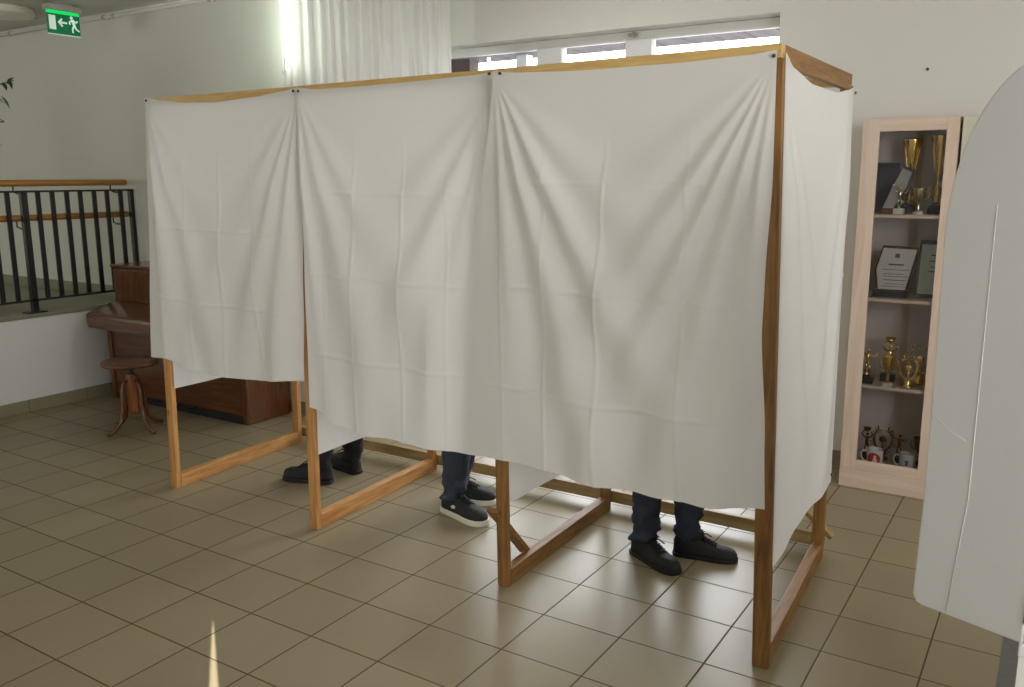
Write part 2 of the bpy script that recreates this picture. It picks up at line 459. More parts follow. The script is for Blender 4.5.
# sheer curtain beside the window; its end wraps round the wall corner
def curt(u, v):
    # path: in front of the corner, back into the recess, along the window
    ax, ay, bx_, by = -2.118, 1.70, -1.455, 2.63
    L = math.hypot(bx_-ax, by-ay); nx, ny = (by-ay)/L, -(bx_-ax)/L
    z = 2.925-v*2.06
    w = u+.012*math.sin(u*23)+.004*math.sin(v*3+u*11)
    f = math.sin(w*2*PI*17+.8*math.sin(v*1.7+u*5))+.35*math.sin(w*2*PI*31+v)
    amp = .020*(.5+.5*math.sin(u*29+1)**2)*(.75+.4*v)
    x = ax+(bx_-ax)*u+nx*amp*f; y = ay+(by-ay)*u+ny*amp*f
    return (x, y, z)
cu = thing('sheer_curtain', 'long sheer white curtain gathered in folds left of the window', 'curtain', (-1.82, 2.2, .86))
obj('curtain_fabric', sheet(260, 40, curt), M['sheer'], cu, smooth=True)
bm = B(); beam(bm, (-2.115, 1.68, 2.938), (-1.44, 2.65, 2.938), .03, .034)
obj('curtain_track', bm, M['frame'], cu)
# fluorescent lamp on the wall end, half behind the curtain
t = thing('wall_lamp', 'upright fluorescent tube lamp glowing behind edge of sheer curtain', 'lamp', (-2.2, WL-.03, 2.36))
obj('lamp_housing', box(box(box(B(), -2.22, -2.195, WL-.09, WL+.06, 2.34, 2.93), -2.205, -2.15, WL-.155, WL-.07, 2.345, 2.375), -2.205, -2.15, WL-.155, WL-.07, 2.905, 2.93), M['plastic'], t, bevel=.004)
obj('lamp_tube', tube(B(), [(-2.165, WL-.14, 2.37), (-2.165, WL-.14, 2.91)], .013, 12), M['tube'], t, smooth=True)

# ceiling lamp (round) and exit sign
t = thing('ceiling_lamp', 'round cream ceiling lamp left of the green exit sign', 'lamp', (-4.76, 1.37, CZ-.075))
lc = (-4.76, 1.37, CZ)
obj('lamp_rim', lathe(B(), [(.0, 0), (.225, 0), (.23, -.01), (.23, -.045), (.222, -.05), (.0, -.05)], lc, 40), M['lamp_shade'], t, smooth=False)
obj('lamp_diffuser', lathe(B(), [(.215, -.046), (.20, -.054), (.13, -.058), (0, -.06)], lc, 40), M['lamp_shade'], t, smooth=True)
for k in range(3):
    bm = B(); a = -.9+k*2*PI/3; box(bm, lc[0]+.232*math.cos(a)-.006, lc[0]+.232*math.cos(a)+.006, lc[1]+.232*math.sin(a)-.008, lc[1]+.232*math.sin(a)+.008, CZ-.055, CZ-.005)
    obj('lamp_clip', bm, M['plastic'], t)

SX = -4.2
sg = thing('exit_sign', 'green emergency exit sign with running man and left arrow hung from ceiling', 'sign', (SX, 1.51, 2.72))
y0, y1 = 1.395, 1.645
obj('sign_housing', box(B(), SX-.035, SX+.035, y0-.008, y1+.008, 2.90, 2.94), M['plastic'], sg, bevel=.006)
obj('sign_plate', box(B(), SX-.004, SX+.004, y0, y1, 2.735, 2.878), M['green'], sg)
obj('sign_hanger', box(B(), SX-.012, SX+.012, y0+.05, y1-.05, 2.94, CZ), M['plastic'], sg)
bm = B(); box(bm, SX-.005, SX+.005, y0, y1, 2.878, 2.90)
for k in range(7):
    yy = y0+.02+k*.036; ball(bm, (SX+.004, yy, 2.887), .007, seg=8)
obj('sign_light_strip', bm, M['green_lit'], sg)
obj('sign_edge', box(B(), SX-.005, SX+.005, y0, y1, 2.73, 2.735), M['exit_white'], sg)
pic = []
def sp(poly): prism(pic[-1], [(a, b) for a, b in poly], (SX+.006, y0, 2.719), (0, 1, 0), (0, 0, 1), .002)
pic.append(B()); sp([(.012, .045), (.062, .045), (.062, .145), (.012, .145)]); obj('door_symbol', pic[-1], M['exit_white'], sg)
pic.append(B()); sp([(.078, .10), (.108, .132), (.118, .124), (.103, .107), (.15, .107), (.15, .093), (.103, .093), (.118, .076), (.108, .068)]); obj('arrow_symbol', pic[-1], M['exit_white'], sg)
pic.append(B()); q = pic[-1]
def lim(a, b, w=.011):
    a, b = Vector((0, a[0], a[1])), Vector((0, b[0], b[1])); o = Vector((SX+.006, y0, 2.719)); beam(q, o+a, o+b, .002, w, up=(b-a).cross(Vector((1, 0, 0))))
lathe_c = [(.012*math.cos(2*PI*k/14)+.186, .012*math.sin(2*PI*k/14)+.143) for k in range(14)]; sp(lathe_c)
lim((.192, .13), (.206, .088), .022); lim((.192, .126), (.168, .112)); lim((.168, .112), (.172, .092)); lim((.198, .122), (.224, .112)); lim((.224, .112), (.232, .126))
lim((.204, .09), (.19, .066), .013); lim((.19, .066), (.19, .036), .012); lim((.206, .09), (.218, .066), .013); lim((.218, .066), (.242, .05), .012)
obj('running_figure_symbol', q, M['exit_white'], sg)

# railing on the platform
RX = -4.145
rl = thing('railing', 'black iron railing with flat balusters and wooden handrails on platform edge', 'railing', (RX, 1.2, PZ))
obj('top_rail', box(B(), RX-.02, RX+.02, -1.2, 1.94, 1.588, 1.602), M['black'], rl)
obj('bottom_rail', box(B(), RX-.018, RX+.018, -1.2, 1.84, .80, .814), M['black'], rl)
ys = [.939, 1.16, 1.268, 1.38, 1.487, 1.6, 1.707, 1.823]+[.939-.107*k for k in range(1, 20) if abs(.939-.107*k-.125) > .03]
for y in ys:
    obj('baluster', box(B(), RX-.006, RX+.006, y-.017, y+.017, .81, 1.59), M['black'], rl)
for y in (1.053, .08):
    bm = B(); box(bm, RX-.018, RX+.018, y-.022, y+.022, PZ+.01, 1.59); box(bm, RX-.045, RX+.045, y-.07, y+.07, PZ, PZ+.01)
    obj('post', bm, M['black'], rl)
bm = B(); box(bm, RX-.018, RX+.018, 1.898, 1.928, PZ, 1.59)
obj('post', bm, M['black'], rl)
HX = RX-.042
for z in (1.655, 1.405):
    h = tube(B(), [(HX, -1.2, z), (HX, 1.895, z), (HX, 1.91, z)], [.024, .024, .017], 16)
    obj('handrail', h, M['rail_wood'], rl, smooth=True)
    for y in (1.01, 1.77, .1):
        bm = tube(B(), [(HX, y, z-.02), (HX, y, z-.06), (HX+.012, y+.02, z-.075), (RX, y+.055, z-.078)], .006, 8)
        obj('handrail_bracket', bm, M['black'], rl, smooth=True)

# potted ficus on the platform, mostly outside the frame
PC = (-4.62, .78)
pl = thing('potted_ficus', 'green leafy ficus on the platform at left, leaf tips showing above railing', 'plant', (PC[0], PC[1], PZ))
obj('pot', lathe(B(), [(0, 0), (.13, 0), (.18, .30), (.19, .30), (.19, .34), (.165, .34), (.155, .28), (0, .28)], (PC[0], PC[1], PZ), 28), M['terracotta'], pl, smooth=False)
obj('soil', lathe(B(), [(0, .285), (.158, .282)], (PC[0], PC[1], PZ), 28), M['soil'], pl)
bm = B(); rnd = random.Random(3)
tube(bm, [(PC[0], PC[1], PZ+.27), (PC[0]+.02, PC[1]-.01, PZ+.7), (PC[0], PC[1]+.02, 1.95), (PC[0]+.03, PC[1]+.03, 2.4)], [.022, .018, .013, .006], 8)
lf = B()
def leaf(p, d, L):
    d = d.normalized(); s = d.cross(Vector((0, 0, 1)))
    if s.length < .05: s = Vector((1, 0, 0))
    s.normalize(); u = s.cross(d)
    rows = []
    for t_, w in ((0, .03), (.25, .2), (.5, .24), (.75, .15), (1, .01)):
        c = p+d*L*t_-Vector((0, 0, 1))*L*.35*t_*t_
        rows.append([lf.verts.new(c-s*w*L+u*w*L*.25), lf.verts.new(c), lf.verts.new(c+s*w*L+u*w*L*.25)])
    for a, b_ in zip(rows, rows[1:]):
        lf.faces.new((a[0], a[1], b_[1], b_[0])); lf.faces.new((a[1], a[2], b_[2], b_[1]))
for k in range(26):
    z0 = 1.55+.8*rnd.random(); a = rnd.random()*2*PI; L = .22+.2*rnd.random()
    st = Vector((PC[0], PC[1], z0)); en = st+Vector((math.cos(a)*L, math.sin(a)*L, .18+.1*rnd.random()))
    tube(bm, [st, (st+en)/2+Vector((0, 0, .03)), en], [.007, .005, .003], 6)
    for j in range(9):
        t_ = .25+.75*j/8; p = st.lerp(en, t_)+Vector((0, 0, .03*math.sin(t_*PI)))
        leaf(p, Vector((math.cos(a+rnd.uniform(-1.6, 1.6)), math.sin(a+rnd.uniform(-1.6, 1.6)), rnd.uniform(-.2, .3))), rnd.uniform(.06, .095))
for st, en in (((PC[0], PC[1], 2.15), (-4.44, 1.24, 2.40)), ((PC[0], PC[1], 1.85), (-4.47, 1.14, 2.10)), ((PC[0], PC[1], 2.0), (-4.45, 1.14, 2.26))):
    st, en = Vector(st), Vector(en)
    tube(bm, [st, (st+en)/2+Vector((0, 0, .04)), en], [.007, .005, .003], 6)
    for j in range(10):
        t_ = .3+.7*j/9
        leaf(st.lerp(en, t_)+Vector((0, 0, .02)), Vector((rnd.uniform(-.3, 1), rnd.uniform(-.2, .9), rnd.uniform(-.5, .3))), rnd.uniform(.06, .085))
obj('stem', bm, M['bark'], pl, smooth=True)
obj('foliage', lf, M['leaf'], pl, smooth=True)

# upright piano in the corner
X0, X1 = -3.985, -2.42
pn = thing('upright_piano', 'glossy brown upright piano against wall behind the booth', 'piano', ((X0+X1)/2, 1.6, 0))
obj('side_panel', box(B(), X0, X0+.045, 1.50, 1.88, .0, .60), M['piano'], pn, bevel=.006)
obj('side_panel', box(B(), X1-.045, X1, 1.50, 1.88, .0, .60), M['piano'], pn, bevel=.006)
obj('lower_panel', box(B(), X0+.045, X1-.045, 1.512, 1.535, .05, .60), M['piano_x'], pn, bevel=.004)
obj('plinth', box(B(), X0+.045, X1-.045, 1.505, 1.88, .0, .05), M['dark'], pn)
obj('back_frame', box(B(), X0+.02, X1-.02, 1.84, 1.905, .03, 1.0), M['piano'], pn)
kb = B()
prof = [(1.33, .60), (1.33, .66), (1.335, .685), (1.36, .695), (1.55, .75), (1.60, .755), (1.60, .60)]
prism(kb, [(y, z) for y, z in prof], ((X0+X1)/2+.01, 0, 0), (0, 1, 0), (0, 0, 1), X1-X0-.02)
obj('keyboard_lid', kb, M['piano_x'], pn, bevel=.008)
obj('key_bed', box(B(), X0+.01, X1-.01, 1.345, 1.86, .575, .60), M['piano_x'], pn, bevel=.006)
obj('upper_case', box(B(), X0+.005, X1-.005, 1.585, 1.84, .74, 1.012), M['piano'], pn, bevel=.02)
obj('top_lid', box(B(), X0-.004, X1+.004, 1.572, 1.90, 1.012, 1.036), M['piano_x'], pn, bevel=.009)
for x in (-3.4, -3.2, -3.0):
    obj('pedal', tube(B(), [(x, 1.52, .045), (x, 1.44, .05), (x, 1.41, .042)], [.008, .011, .013], 8, sy=.5), M['dark'], pn, smooth=True)

# stool
sc_ = Vector((-2.985, 1.02, 0))
st = thing('piano_stool', 'round brown wooden piano stool with bentwood legs in front of piano', 'stool', sc_)
obj('seat', lathe(B(), [(0, .455), (.15, .455), (.178, .46), (.185, .47), (.18, .485), (.16, .492), (0, .49)], sc_, 36), M['stool'], st, smooth=True)
obj('screw', lathe(B(), [(.0, .39), (.016, .39), (.016, .44), (.05, .444), (.05, .456), (0, .456)], sc_, 16), M['dark'], st, smooth=False)
obj('column', lathe(B(), [(0, .115), (.03, .12), (.038, .14), (.042, .3), (.04, .375), (.032, .395), (0, .395)], sc_, 8), M['stool_column'], st)
for k in range(4):
    a = math.radians(-104+90*k+14)
    r = Vector((math.cos(a), math.sin(a), 0))
    pts = [sc_+r*d+Vector((0, 0, z)) for d, z in ((.036, .355), (.068, .335), (.082, .28), (.086, .17), (.105, .085), (.155, .034), (.205, .016))]
    obj('leg', tube(B(), pts, [.011, .011, .012, .013, .014, .014, .013], 8), M['stool'], st, smooth=True)

# ------------------------------------------------------------------ polling booth
FYB = .365      # front face of the frame
bx = [-1.78, -.73, .37, 1.44]
bt = thing('voting_booth', 'long pine frame of the three-bay voting booth standing on tiled floor', 'voting booth', (-.17, .9, 0))
FB = [(-1.800, .442), (-.722, .432), (.387, .415), (1.479, .378)]      # front post feet (centre x, front y)
FT = [-1.750, -.690, .358, 1.424]                                       # front post heads
RB = [(-1.852, 1.40), (-.772, 1.42), (.365, 1.40), (1.425, 1.385)]
def yfront(x): return lerp_tab([(p[0], p[1]) for p in FB], x)
def lean_post(xb, xt, y, z1, w=.05, d=.03):
    bm = B()
    lo = [bm.verts.new((xb+sx*w/2, y+sy*d, 0)) for sx, sy in ((-1, 0), (1, 0), (1, 1), (-1, 1))]
    hi = [bm.verts.new((xt+sx*w/2, y+sy*d, z1)) for sx, sy in ((-1, 0), (1, 0), (1, 1), (-1, 1))]
    for i in range(4): bm.faces.new((lo[i], lo[(i+1) % 4], hi[(i+1) % 4], hi[i]))
    bm.faces.new(lo[::-1]); bm.faces.new(hi)
    return bm
for i in range(4):
    w = M['pine_l'] if i < 2 else M['pine_r']
    (xf, yf), (xr, yr) = FB[i], RB[i]
    obj('front_post', lean_post(xf, FT[i], yf, 2.033, .058 if i == 3 else .05), w[2], bt, bevel=.003)
    obj('rear_post', lean_post(xr, xr+(-.0 if i > 1 else .03), yr, 2.033), w[2], bt, bevel=.003)
    bm = B(); beam(bm, (xf+.002, yf+.031, .036), (xr+.002, yr-.001, .036), .044, .072)
    obj('bottom_sill', bm, w[1], bt, bevel=.003)
    if i < 3:
        bm = B(); beam(bm, (FT[i], yf+.031, 2.0), (xr+.02, yr-.001, 2.0), .03, .045)
        obj('top_crossbar', bm, w[1], bt, bevel=.003)
jx = [-1.782, FT[1], FT[2], 1.447]
for a, b_ in zip(jx, jx[1:]):
    bm = B(); beam(bm, (a, yfront(a)+.018, 2.056), (b_-.001, yfront(b_)+.018, 2.056), .04, .043)
    obj('front_top_rail', bm, M['pine_t'][0], bt, bevel=.002)
bm = B(); beam(bm, (-1.85, 1.418, 2.056), (1.425, 1.40, 2.056), .04, .043)
obj('rear_top_rail', bm, M['pine_t'][0], bt, bevel=.002)
bm = B(); beam(bm, (1.434, FB[3][1]+.042, 2.046), (1.434, 1.378, 2.046), .026, .062)
obj('side_top_rail', bm, M['pine_r'][1], bt, bevel=.002)
obj('rear_bottom_rail', box(B(), RB[0][0]-.03, 1.44, 1.452, 1.475, .03, .092), M['pine_k'][0], bt, bevel=.002)
bm = B(); beam(bm, (.349, .40, .335), (.349, .66, .055), .024, .056, up=(1, 0, 0))
obj('brace', bm, M['pine_r'][1], bt, bevel=.006)
bm = B(); beam(bm, (1.345, 1.488, .178), (1.468, 1.488, .075), .02, .05, up=(0, 1, 0))
obj('brace', bm, M['pine_k'][0], bt, bevel=.002)

# --- cloths
def radial(dx, dz, folds):
    r = math.hypot(dx, dz)+1e-6
    a = math.degrees(math.atan2(dx, dz))     # 0 = straight down, + = towards the inside
    s = 0
    ramp = min(1, r/.45); ramp = ramp*ramp*(3-2*ramp)
    for a0, w, amp, r1 in folds:
        g = math.exp(-((a-a0)/w)**2)
        fade = 1 if r < r1 else math.exp(-((r-r1)/.5)**2)
        s += 2.1*amp*g*ramp*fade
    return s

def front_cloth(le, re, top, bot, fl, frr, crx, crz, yb, seed, billow=.01, edge=0):
    """le/re: z->x of side edges; top: u->z; bot: u->z"""
    def fn(u, v):
        zt, zb = smooth_tab(top, u), smooth_tab(bot, u)
        z = zt+(zb-zt)*v
        xl, xr = smooth_tab(le, -z), smooth_tab(re, -z)
        x = xl+(xr-xl)*u
        xl0, xr0 = le[0][1], re[0][1]
        d = radial(x-xl0, 2.05-z, fl)+radial(xr0-x, 2.05-z, frr)
        d += billow*math.sin(u*PI)*v
        d += .006*noise.noise((x*2.3+seed, z*1.3, seed))*v+.003*noise.noise((x*9+seed, z*4, seed))*min(1, v*3)
        # wavy hem
        hv = max(0, v-.3)/.7
        d += .024*hv*(2-hv)*.7*math.sin(u*2*PI*2.2+seed+.8*noise.noise((u*3, v, seed)))*min(1, u*6, (1-u)*6)+.006*hv*math.sin(u*2*PI*5.3+seed*2)*min(1, u*6, (1-u)*6)
        # pressed fold creases
        for c, s in crx:
            w = (x-c-.01*math.sin(z*2+seed))/.0065
            if abs(w) < 3: d += s*.0046*math.exp(-w*w)*min(1, max(0, (v-.1)*5))
        for c, s in crz:
            w = (z-c+.015*u)/.0065
            if abs(w) < 3: d += s*.0038*math.exp(-w*w)*min(1, u*5, (1-u)*5)
        d *= 1-edge*max(0, (u-.72)/.28)
        # the measured outline is for the plane y = .39; carry it to the front of the slightly skewed frame
        yc = yfront(x)-.006+(yb-YB)
        k = (yc+2.40784)/(.39+2.40784)
        x, z = 2.24377+(x-2.24377)*k, 1.67716+(z-1.67716)*k
        return (x, yc-max(d, -.003), z)
    return sheet(190, 240, fn)

def pins(cl, pts, axis=1):
    for p in pts:
        p = Vector(p)
        if axis == 1:
            yc = yfront(p.x)-.006+(p.y-YB); k = (yc+2.40784)/(.39+2.40784)
            p = Vector((2.24377+(p.x-2.24377)*k, yc-.004, 1.67716+(p.z-1.67716)*k))
        d = Vector((0, -1, 0)) if axis == 1 else Vector((1, 0, 0))
        bm = B(); tube(bm, [p-d*.001, p+d*.003, p+d*.005], [.0062, .0056, .003], 10)
        obj('pin', bm, M['pin'], cl, smooth=True)

G = 'white cloths pinned to the booth frame'
YB = FYB
# cloth 1 (left)
c = thing('booth_curtain', 'left-most short white cloth on front of the voting booth, hanging above piano', 'curtain', (-1.2, YB, .73), G)
bm = front_cloth([(-2.08, -1.712), (-1.47, -1.756), (-.84, -1.823), (-.7, -1.835)], [(-2.06, -.648), (-1.58, -.650), (-1.13, -.668), (-.75, -.692)],
    [(0, 2.078), (.12, 2.058), (.3, 2.038), (.5, 2.03), (.75, 2.04), (.93, 2.056), (1, 2.066)],
    [(0, .745), (.13, .755), (.27, .732), (.5, .721), (.75, .723), (.9, .745), (1, .753)],
    [(8, 5, .016, 1.3), (22, 6, .014, 1.1), (40, 9, .008, .7)], [(9, 4, .014, 1.4), (20, 5, .018, 1.2), (34, 7, .012, 1), (55, 10, .006, .5)],
    [(-1.42, 1), (-1.17, 1), (-.95, 1)], [(1.44, 1), (1.08, 1), (1.78, .5)], YB, 1.7)
obj('cloth', bm, M['cloth'], c, smooth=True); pins(c, [(-1.695, YB, 2.062), (-.666, YB, 2.052)])
# cloth 2 (middle)
c = thing('booth_curtain', 'middle white cloth on front of the voting booth, sneakers showing below', 'curtain', (-.15, YB-.006, .57), G)
bm = front_cloth([(-2.06, -.655), (-1.5, -.653), (-1.0, -.656), (-.6, -.664)], [(-2.06, .398), (-1.6, .378), (-1.08, .362), (-.5, .355)],
    [(0, 2.066), (.12, 2.052), (.35, 2.05), (.6, 2.052), (.9, 2.058), (1, 2.066)],
    [(0, .632), (.13, .622), (.2, .585), (.38, .558), (.6, .562), (1, .565)],
    [(5, 3, .013, 1.6), (20, 6, .018, 1.1), (36, 8, .012, .9)], [(5, 4, .018, 1.6), (15, 4, .012, 1.4), (27, 6, .018, 1.1), (42, 8, .010, .7)],
    [(-.33, 1), (-.07, 1), (.16, .8), (-.52, .5)], [(1.62, .7), (1.26, 1), (.90, 1)], YB-.006, 4.1, edge=.75)
obj('cloth', bm, M['cloth'], c, smooth=True); pins(c, [(-.636, YB-.006, 2.05), (.362, YB-.006, 2.058)])
# cloth 3 (right)
c = thing('booth_curtain', 'widest white cloth on front of the voting booth, at its right end', 'curtain', (.85, YB-.032, .57), G)
bm = front_cloth([(-2.06, .378), (-1.593, .322), (-1.08, .287), (-.55, .246)], [(-2.05, 1.429), (-1.67, 1.435), (-1.38, 1.427), (-1.18, 1.427), (-.82, 1.453), (-.55, 1.466)],
    [(0, 2.066), (.1, 2.054), (.35, 2.044), (.7, 2.044), (.93, 2.052), (1, 2.060)],
    [(0, .562), (.25, .566), (.4, .568), (.57, .556), (.8, .553), (1, .575)],
    [(6, 4, .010, 1.6), (19, 5, .020, 1.3), (32, 5, .022, 1.1), (47, 8, .010, .7)], [(5, 3, .012, 1.5), (13, 4, .020, 1.5), (23, 4, .022, 1.3), (33, 5, .018, 1.1), (48, 9, .010, .6)],
    [(.62, 1), (.86, 1.2), (1.17, 1), (.42, .6)], [(1.66, .8), (1.27, 1), (.87, 1)], YB-.07, 8.3)
obj('cloth', bm, M['cloth'], c, smooth=True); pins(c, [(.410, YB-.07, 2.056), (1.420, YB-.07, 2.043)])

def side_cloth(x, xb, x1, ya, yb_, top, bot, amp, seed, rx=0):
    def fn(u, v):
        y = ya+(yb_-ya)*u+.05*rx*v*u
        zt, zb = smooth_tab(top, u), smooth_tab(bot, u)
        z = zt+(zb-zt)*v
        d = amp*math.sin(u*2*PI*1.6+seed)*v+.005*noise.noise((y*4, z*2, seed))*v
        d += radial(y-ya, 2.0-z, [(14, 5, .010, 1.2), (28, 7, .010, .9)])+radial(yb_-y, 2.0-z, [(10, 5, .010, 1.2), (26, 6, .008, .9)])
        w = (z-1.15-.12*u)/.008
        if abs(w) < 3: d += .004*math.exp(-w*w)
        return (x+(x1-x)*u+(xb-x)*(1-u)*v+max(d, -.002)*min(1, u*9), y, z)
    return sheet(90, 160, fn)
c = thing('booth_side_curtain', 'long white cloth covering the right end of the voting booth', 'curtain', (1.465, .9, .34), G)
obj('cloth', side_cloth(1.4545, 1.4990, 1.454, .394, 1.395, [(0, 2.052), (.1, 2.015), (.35, 1.985), (.7, 1.985), (.9, 2.01), (1, 2.03)], [(0, .368), (.3, .392), (.6, .385), (.9, .345), (1, .345)], .004, .6, 1.2), M['cloth_b'], c, smooth=True)
pins(c, [(1.462, 1.38, 2.005), (1.466, 1.385, .40)], axis=0)
labs = ['white side cloth hanging at left end of the voting booth, behind the left-most front cloth',
        'white divider cloth between the left and middle bays, beside the black-trousered legs',
        'white divider cloth between the middle and right bays, above the brown brace']
for i, zb in enumerate((.570, .384, .370)):
    xt, xb, xr = FT[i]+.029, FB[i][0]+(FT[i]-FB[i][0])*zb/2.033+.029, RB[i][0]+(.064 if i < 2 else .050)
    ya = FB[i][1]+.020
    c = thing('booth_divider_curtain', labs[i], 'curtain', (xb, .9, zb), G)
    obj('cloth', side_cloth(xt, xb, xr, ya, 1.38, [(0, 2.02), (.5, 1.99), (1, 2.02)], [(0, zb-.004), (1, zb+.002)], .004, i*1.3), M['cloth_b'], c, smooth=True)
    pins(c, [(xt+.008, ya+.015, 1.99), (xr+.012, 1.37, 1.99)], axis=0)

# ------------------------------------------------------------------ people (legs show below the cloths)
def shoe_mesh(heel, toe, wid, hgt, toe_h, z0, collar=.36, n=22):
    heel, toe = Vector(heel), Vector(toe); L = (toe-heel).length; d = (toe-heel)/L; s = Vector((d.y, -d.x, 0))
    bm = B(); rings = []
    for i in range(29):
        t = (1-math.cos(PI*i/28))/2
        ww = wid*lerp_tab([(0, .10), (.012, .36), (.035, .56), (.07, .67), (.14, .76), (.3, .80), (.5, .86), (.68, 1), (.82, .97), (.92, .78), (.97, .55), (1, .25)], t)/2
        hh = smooth_tab([(0, hgt*.62), (.04, hgt*.9), (.12, hgt), (collar, hgt*.97), (.52, hgt*.76), (.7, toe_h*1.12), (.85, toe_h), (.95, toe_h*.8), (1, toe_h*.45)], t)
        c0 = heel+d*L*t
        ring = []
        for k in range(n+1):
            a = PI*k/n
            ca, sa = math.cos(a), math.sin(a)
            px = math.copysign(abs(ca)**.75, ca)*ww
            if t < .4: px *= 1-.22*sa*(1-t/.5)     # collar narrower than the sole
            pz = (abs(sa)**.72)*hh
            ring.append(bm.verts.new(c0+s*px+Vector((0, 0, z0+pz))))
        rings.append(ring)
    for a, b_ in zip(rings, rings[1:]):
        for k in range(n): bm.faces.new((a[k], a[k+1], b_[k+1], b_[k]))
        bm.faces.new((a[n], a[0], b_[0], b_[n]))
    bm.faces.new(rings[0]); bm.faces.new(rings[-1][::-1])
    return bm, d, s, L

def sole_mesh(heel, toe, wid, h0, h1, grow=.004):
    heel, toe = Vector(heel), Vector(toe); L = (toe-heel).length; d = (toe-heel)/L; s = Vector((d.y, -d.x, 0))
    out = []
    for side in (1, -1):
        for i in range(25):
            t = (1-math.cos(PI*i/24))/2
            if side == -1: t = 1-t
            ww = wid*lerp_tab([(0, .10), (.012, .38), (.035, .58), (.07, .69), (.14, .78), (.3, .82), (.5, .88), (.68, 1.02), (.82, .99), (.92, .80), (.97, .58), (.99, .36), (1, .12)], t)/2+grow
            out.append(heel+d*(L*t+(t-.5)*grow*2)+s*ww*side)
    bm = B()
    lo = [bm.verts.new(p+Vector((0, 0, h0))) for p in out]; hi = [bm.verts.new(p+Vector((0, 0, h1))) for p in out]
    bm.faces.new(lo[::-1]); bm.faces.new(hi)
    for i in range(len(out)):
        j = (i+1) % len(out); bm.faces.new((lo[i], lo[j], hi[j], hi[i]))
    return bm

def make_shoe(person, heel, toe, kind, lift=0):
    heel, toe = Vector(heel)+Vector((0, 0, lift)), Vector(toe)+Vector((0, 0, lift))
    if kind == 'skate': w, h, th, sz, um, sm = .104, .098, .050, .030, M['shoe_d'], M['sole_w']
    elif kind == 'run': w, h, th, sz, um, sm = .096, .092, .045, .018, M['shoe_b'], M['sole_b']
    else: w, h, th, sz, um, sm = .102, .105, .055, .022, M['shoe_b'], M['sole_b']
    bm, d, s, L = shoe_mesh(heel, toe, w, h, th, sz-.004)
    sh = obj('shoe', bm, um, person, smooth=True)
    if kind == 'skate': sh['label'] = 'charcoal sneaker with white sole'
    obj('sole', sole_mesh(heel, toe, w, 0, sz), sm, sh, bevel=.004)
    bm = B()
    hf = lambda t: smooth_tab([(0, h*.62), (.04, h*.9), (.12, h), (.36, h*.97), (.52, h*.76), (.7, th*1.12), (.85, th)], t)
    for j in range(5):
        t = .40+.055*j; t2 = t+.055
        for sgn in (-1, 1):
            a = heel+d*L*t+s*sgn*.024+Vector((0, 0, sz+hf(t)-.006)); b_ = heel+d*L*t2-s*sgn*.024+Vector((0, 0, sz+hf(t2)-.006))
            m_ = (a+b_)/2+Vector((0, 0, .008))
            tube(bm, [a, m_, b_], .003, 6)
    k0 = heel+d*L*.40+Vector((0, 0, sz+hf(.4)+.004))
    for sgn in (-1, 1):
        tube(bm, [k0, k0+s*sgn*.018+d*.012+Vector((0, 0, .014)), k0+s*sgn*.032+d*.02+Vector((0, 0, .002)), k0+s*sgn*.012+d*.006], .0028, 6)
        tube(bm, [k0, k0+s*sgn*.02+d*.03+Vector((0, 0, -.002)), k0+s*sgn*.036+d*.05+Vector((0, 0, -.02))], .0028, 6)
    obj('laces', bm, M['lace'], sh, smooth=True)
    if kind == 'skate':
        for sgn in (-1, 1):
            bm = B(); c0 = heel+d*L*.40+s*sgn*(w*.42)+Vector((0, 0, sz+.030))
            ball(bm, c0, .011, seg=10)
            bmesh.ops.scale(bm, verts=bm.verts, vec=(1.3, 1, .8), space=Matrix.Translation(-c0))
            obj('side_badge', bm, M['white'], sh, smooth=True)
    return sh

def leg_tube(bm, pts, rads, seed, wr, n=28, sub=7):
    """rings along a smooth path with cloth wrinkles"""
    P = [Vector(p) for p in pts]; m = len(P)
    path = []; rr = []
    for i in range(m-1):
        p0, p1, p2, p3 = P[max(i-1, 0)], P[i], P[i+1], P[min(i+2, m-1)]
        for j in range(sub):
            t = j/sub
            q = .5*((2*p1)+(-p0+p2)*t+(2*p0-5*p1+4*p2-p3)*t*t+(-p0+3*p1-3*p2+p3)*t**3)
            path.append(q); rr.append(rads[i]+(rads[i+1]-rads[i])*(t*t*(3-2*t)))
    path.append(P[-1]); rr.append(rads[-1])
    z0 = path[0].z
    rings = []
    for i, (p, r) in enumerate(zip(path, rr)):
        ring = []
        zz = p.z-z0
        amp = wr*math.exp(-(zz/.13)**2)+.0022
        for k in range(n):
            a = 2*PI*k/n
            w = .85*math.sin(zz*105+2.2*math.sin(a+seed)+9*noise.noise((seed, a*.3, zz*5)))+.6*math.sin(zz*52-2.4*math.sin(a+seed*2))+1.5*noise.noise((math.cos(a)*1.7+seed, math.sin(a)*1.7, zz*26))
            q = r+amp*w
            ring.append(bm.verts.new(p+Vector((math.cos(a)*q, math.sin(a)*q*.95, .25*amp*math.sin(a*2+seed)))))
        rings.append(ring)
    for a, b_ in zip(rings, rings[1:]):
        for k in range(n): bm.faces.new((a[k], a[(k+1) % n], b_[(k+1) % n], b_[k]))
    bm.faces.new(rings[-1])
    bm.faces.new(rings[0][::-1])

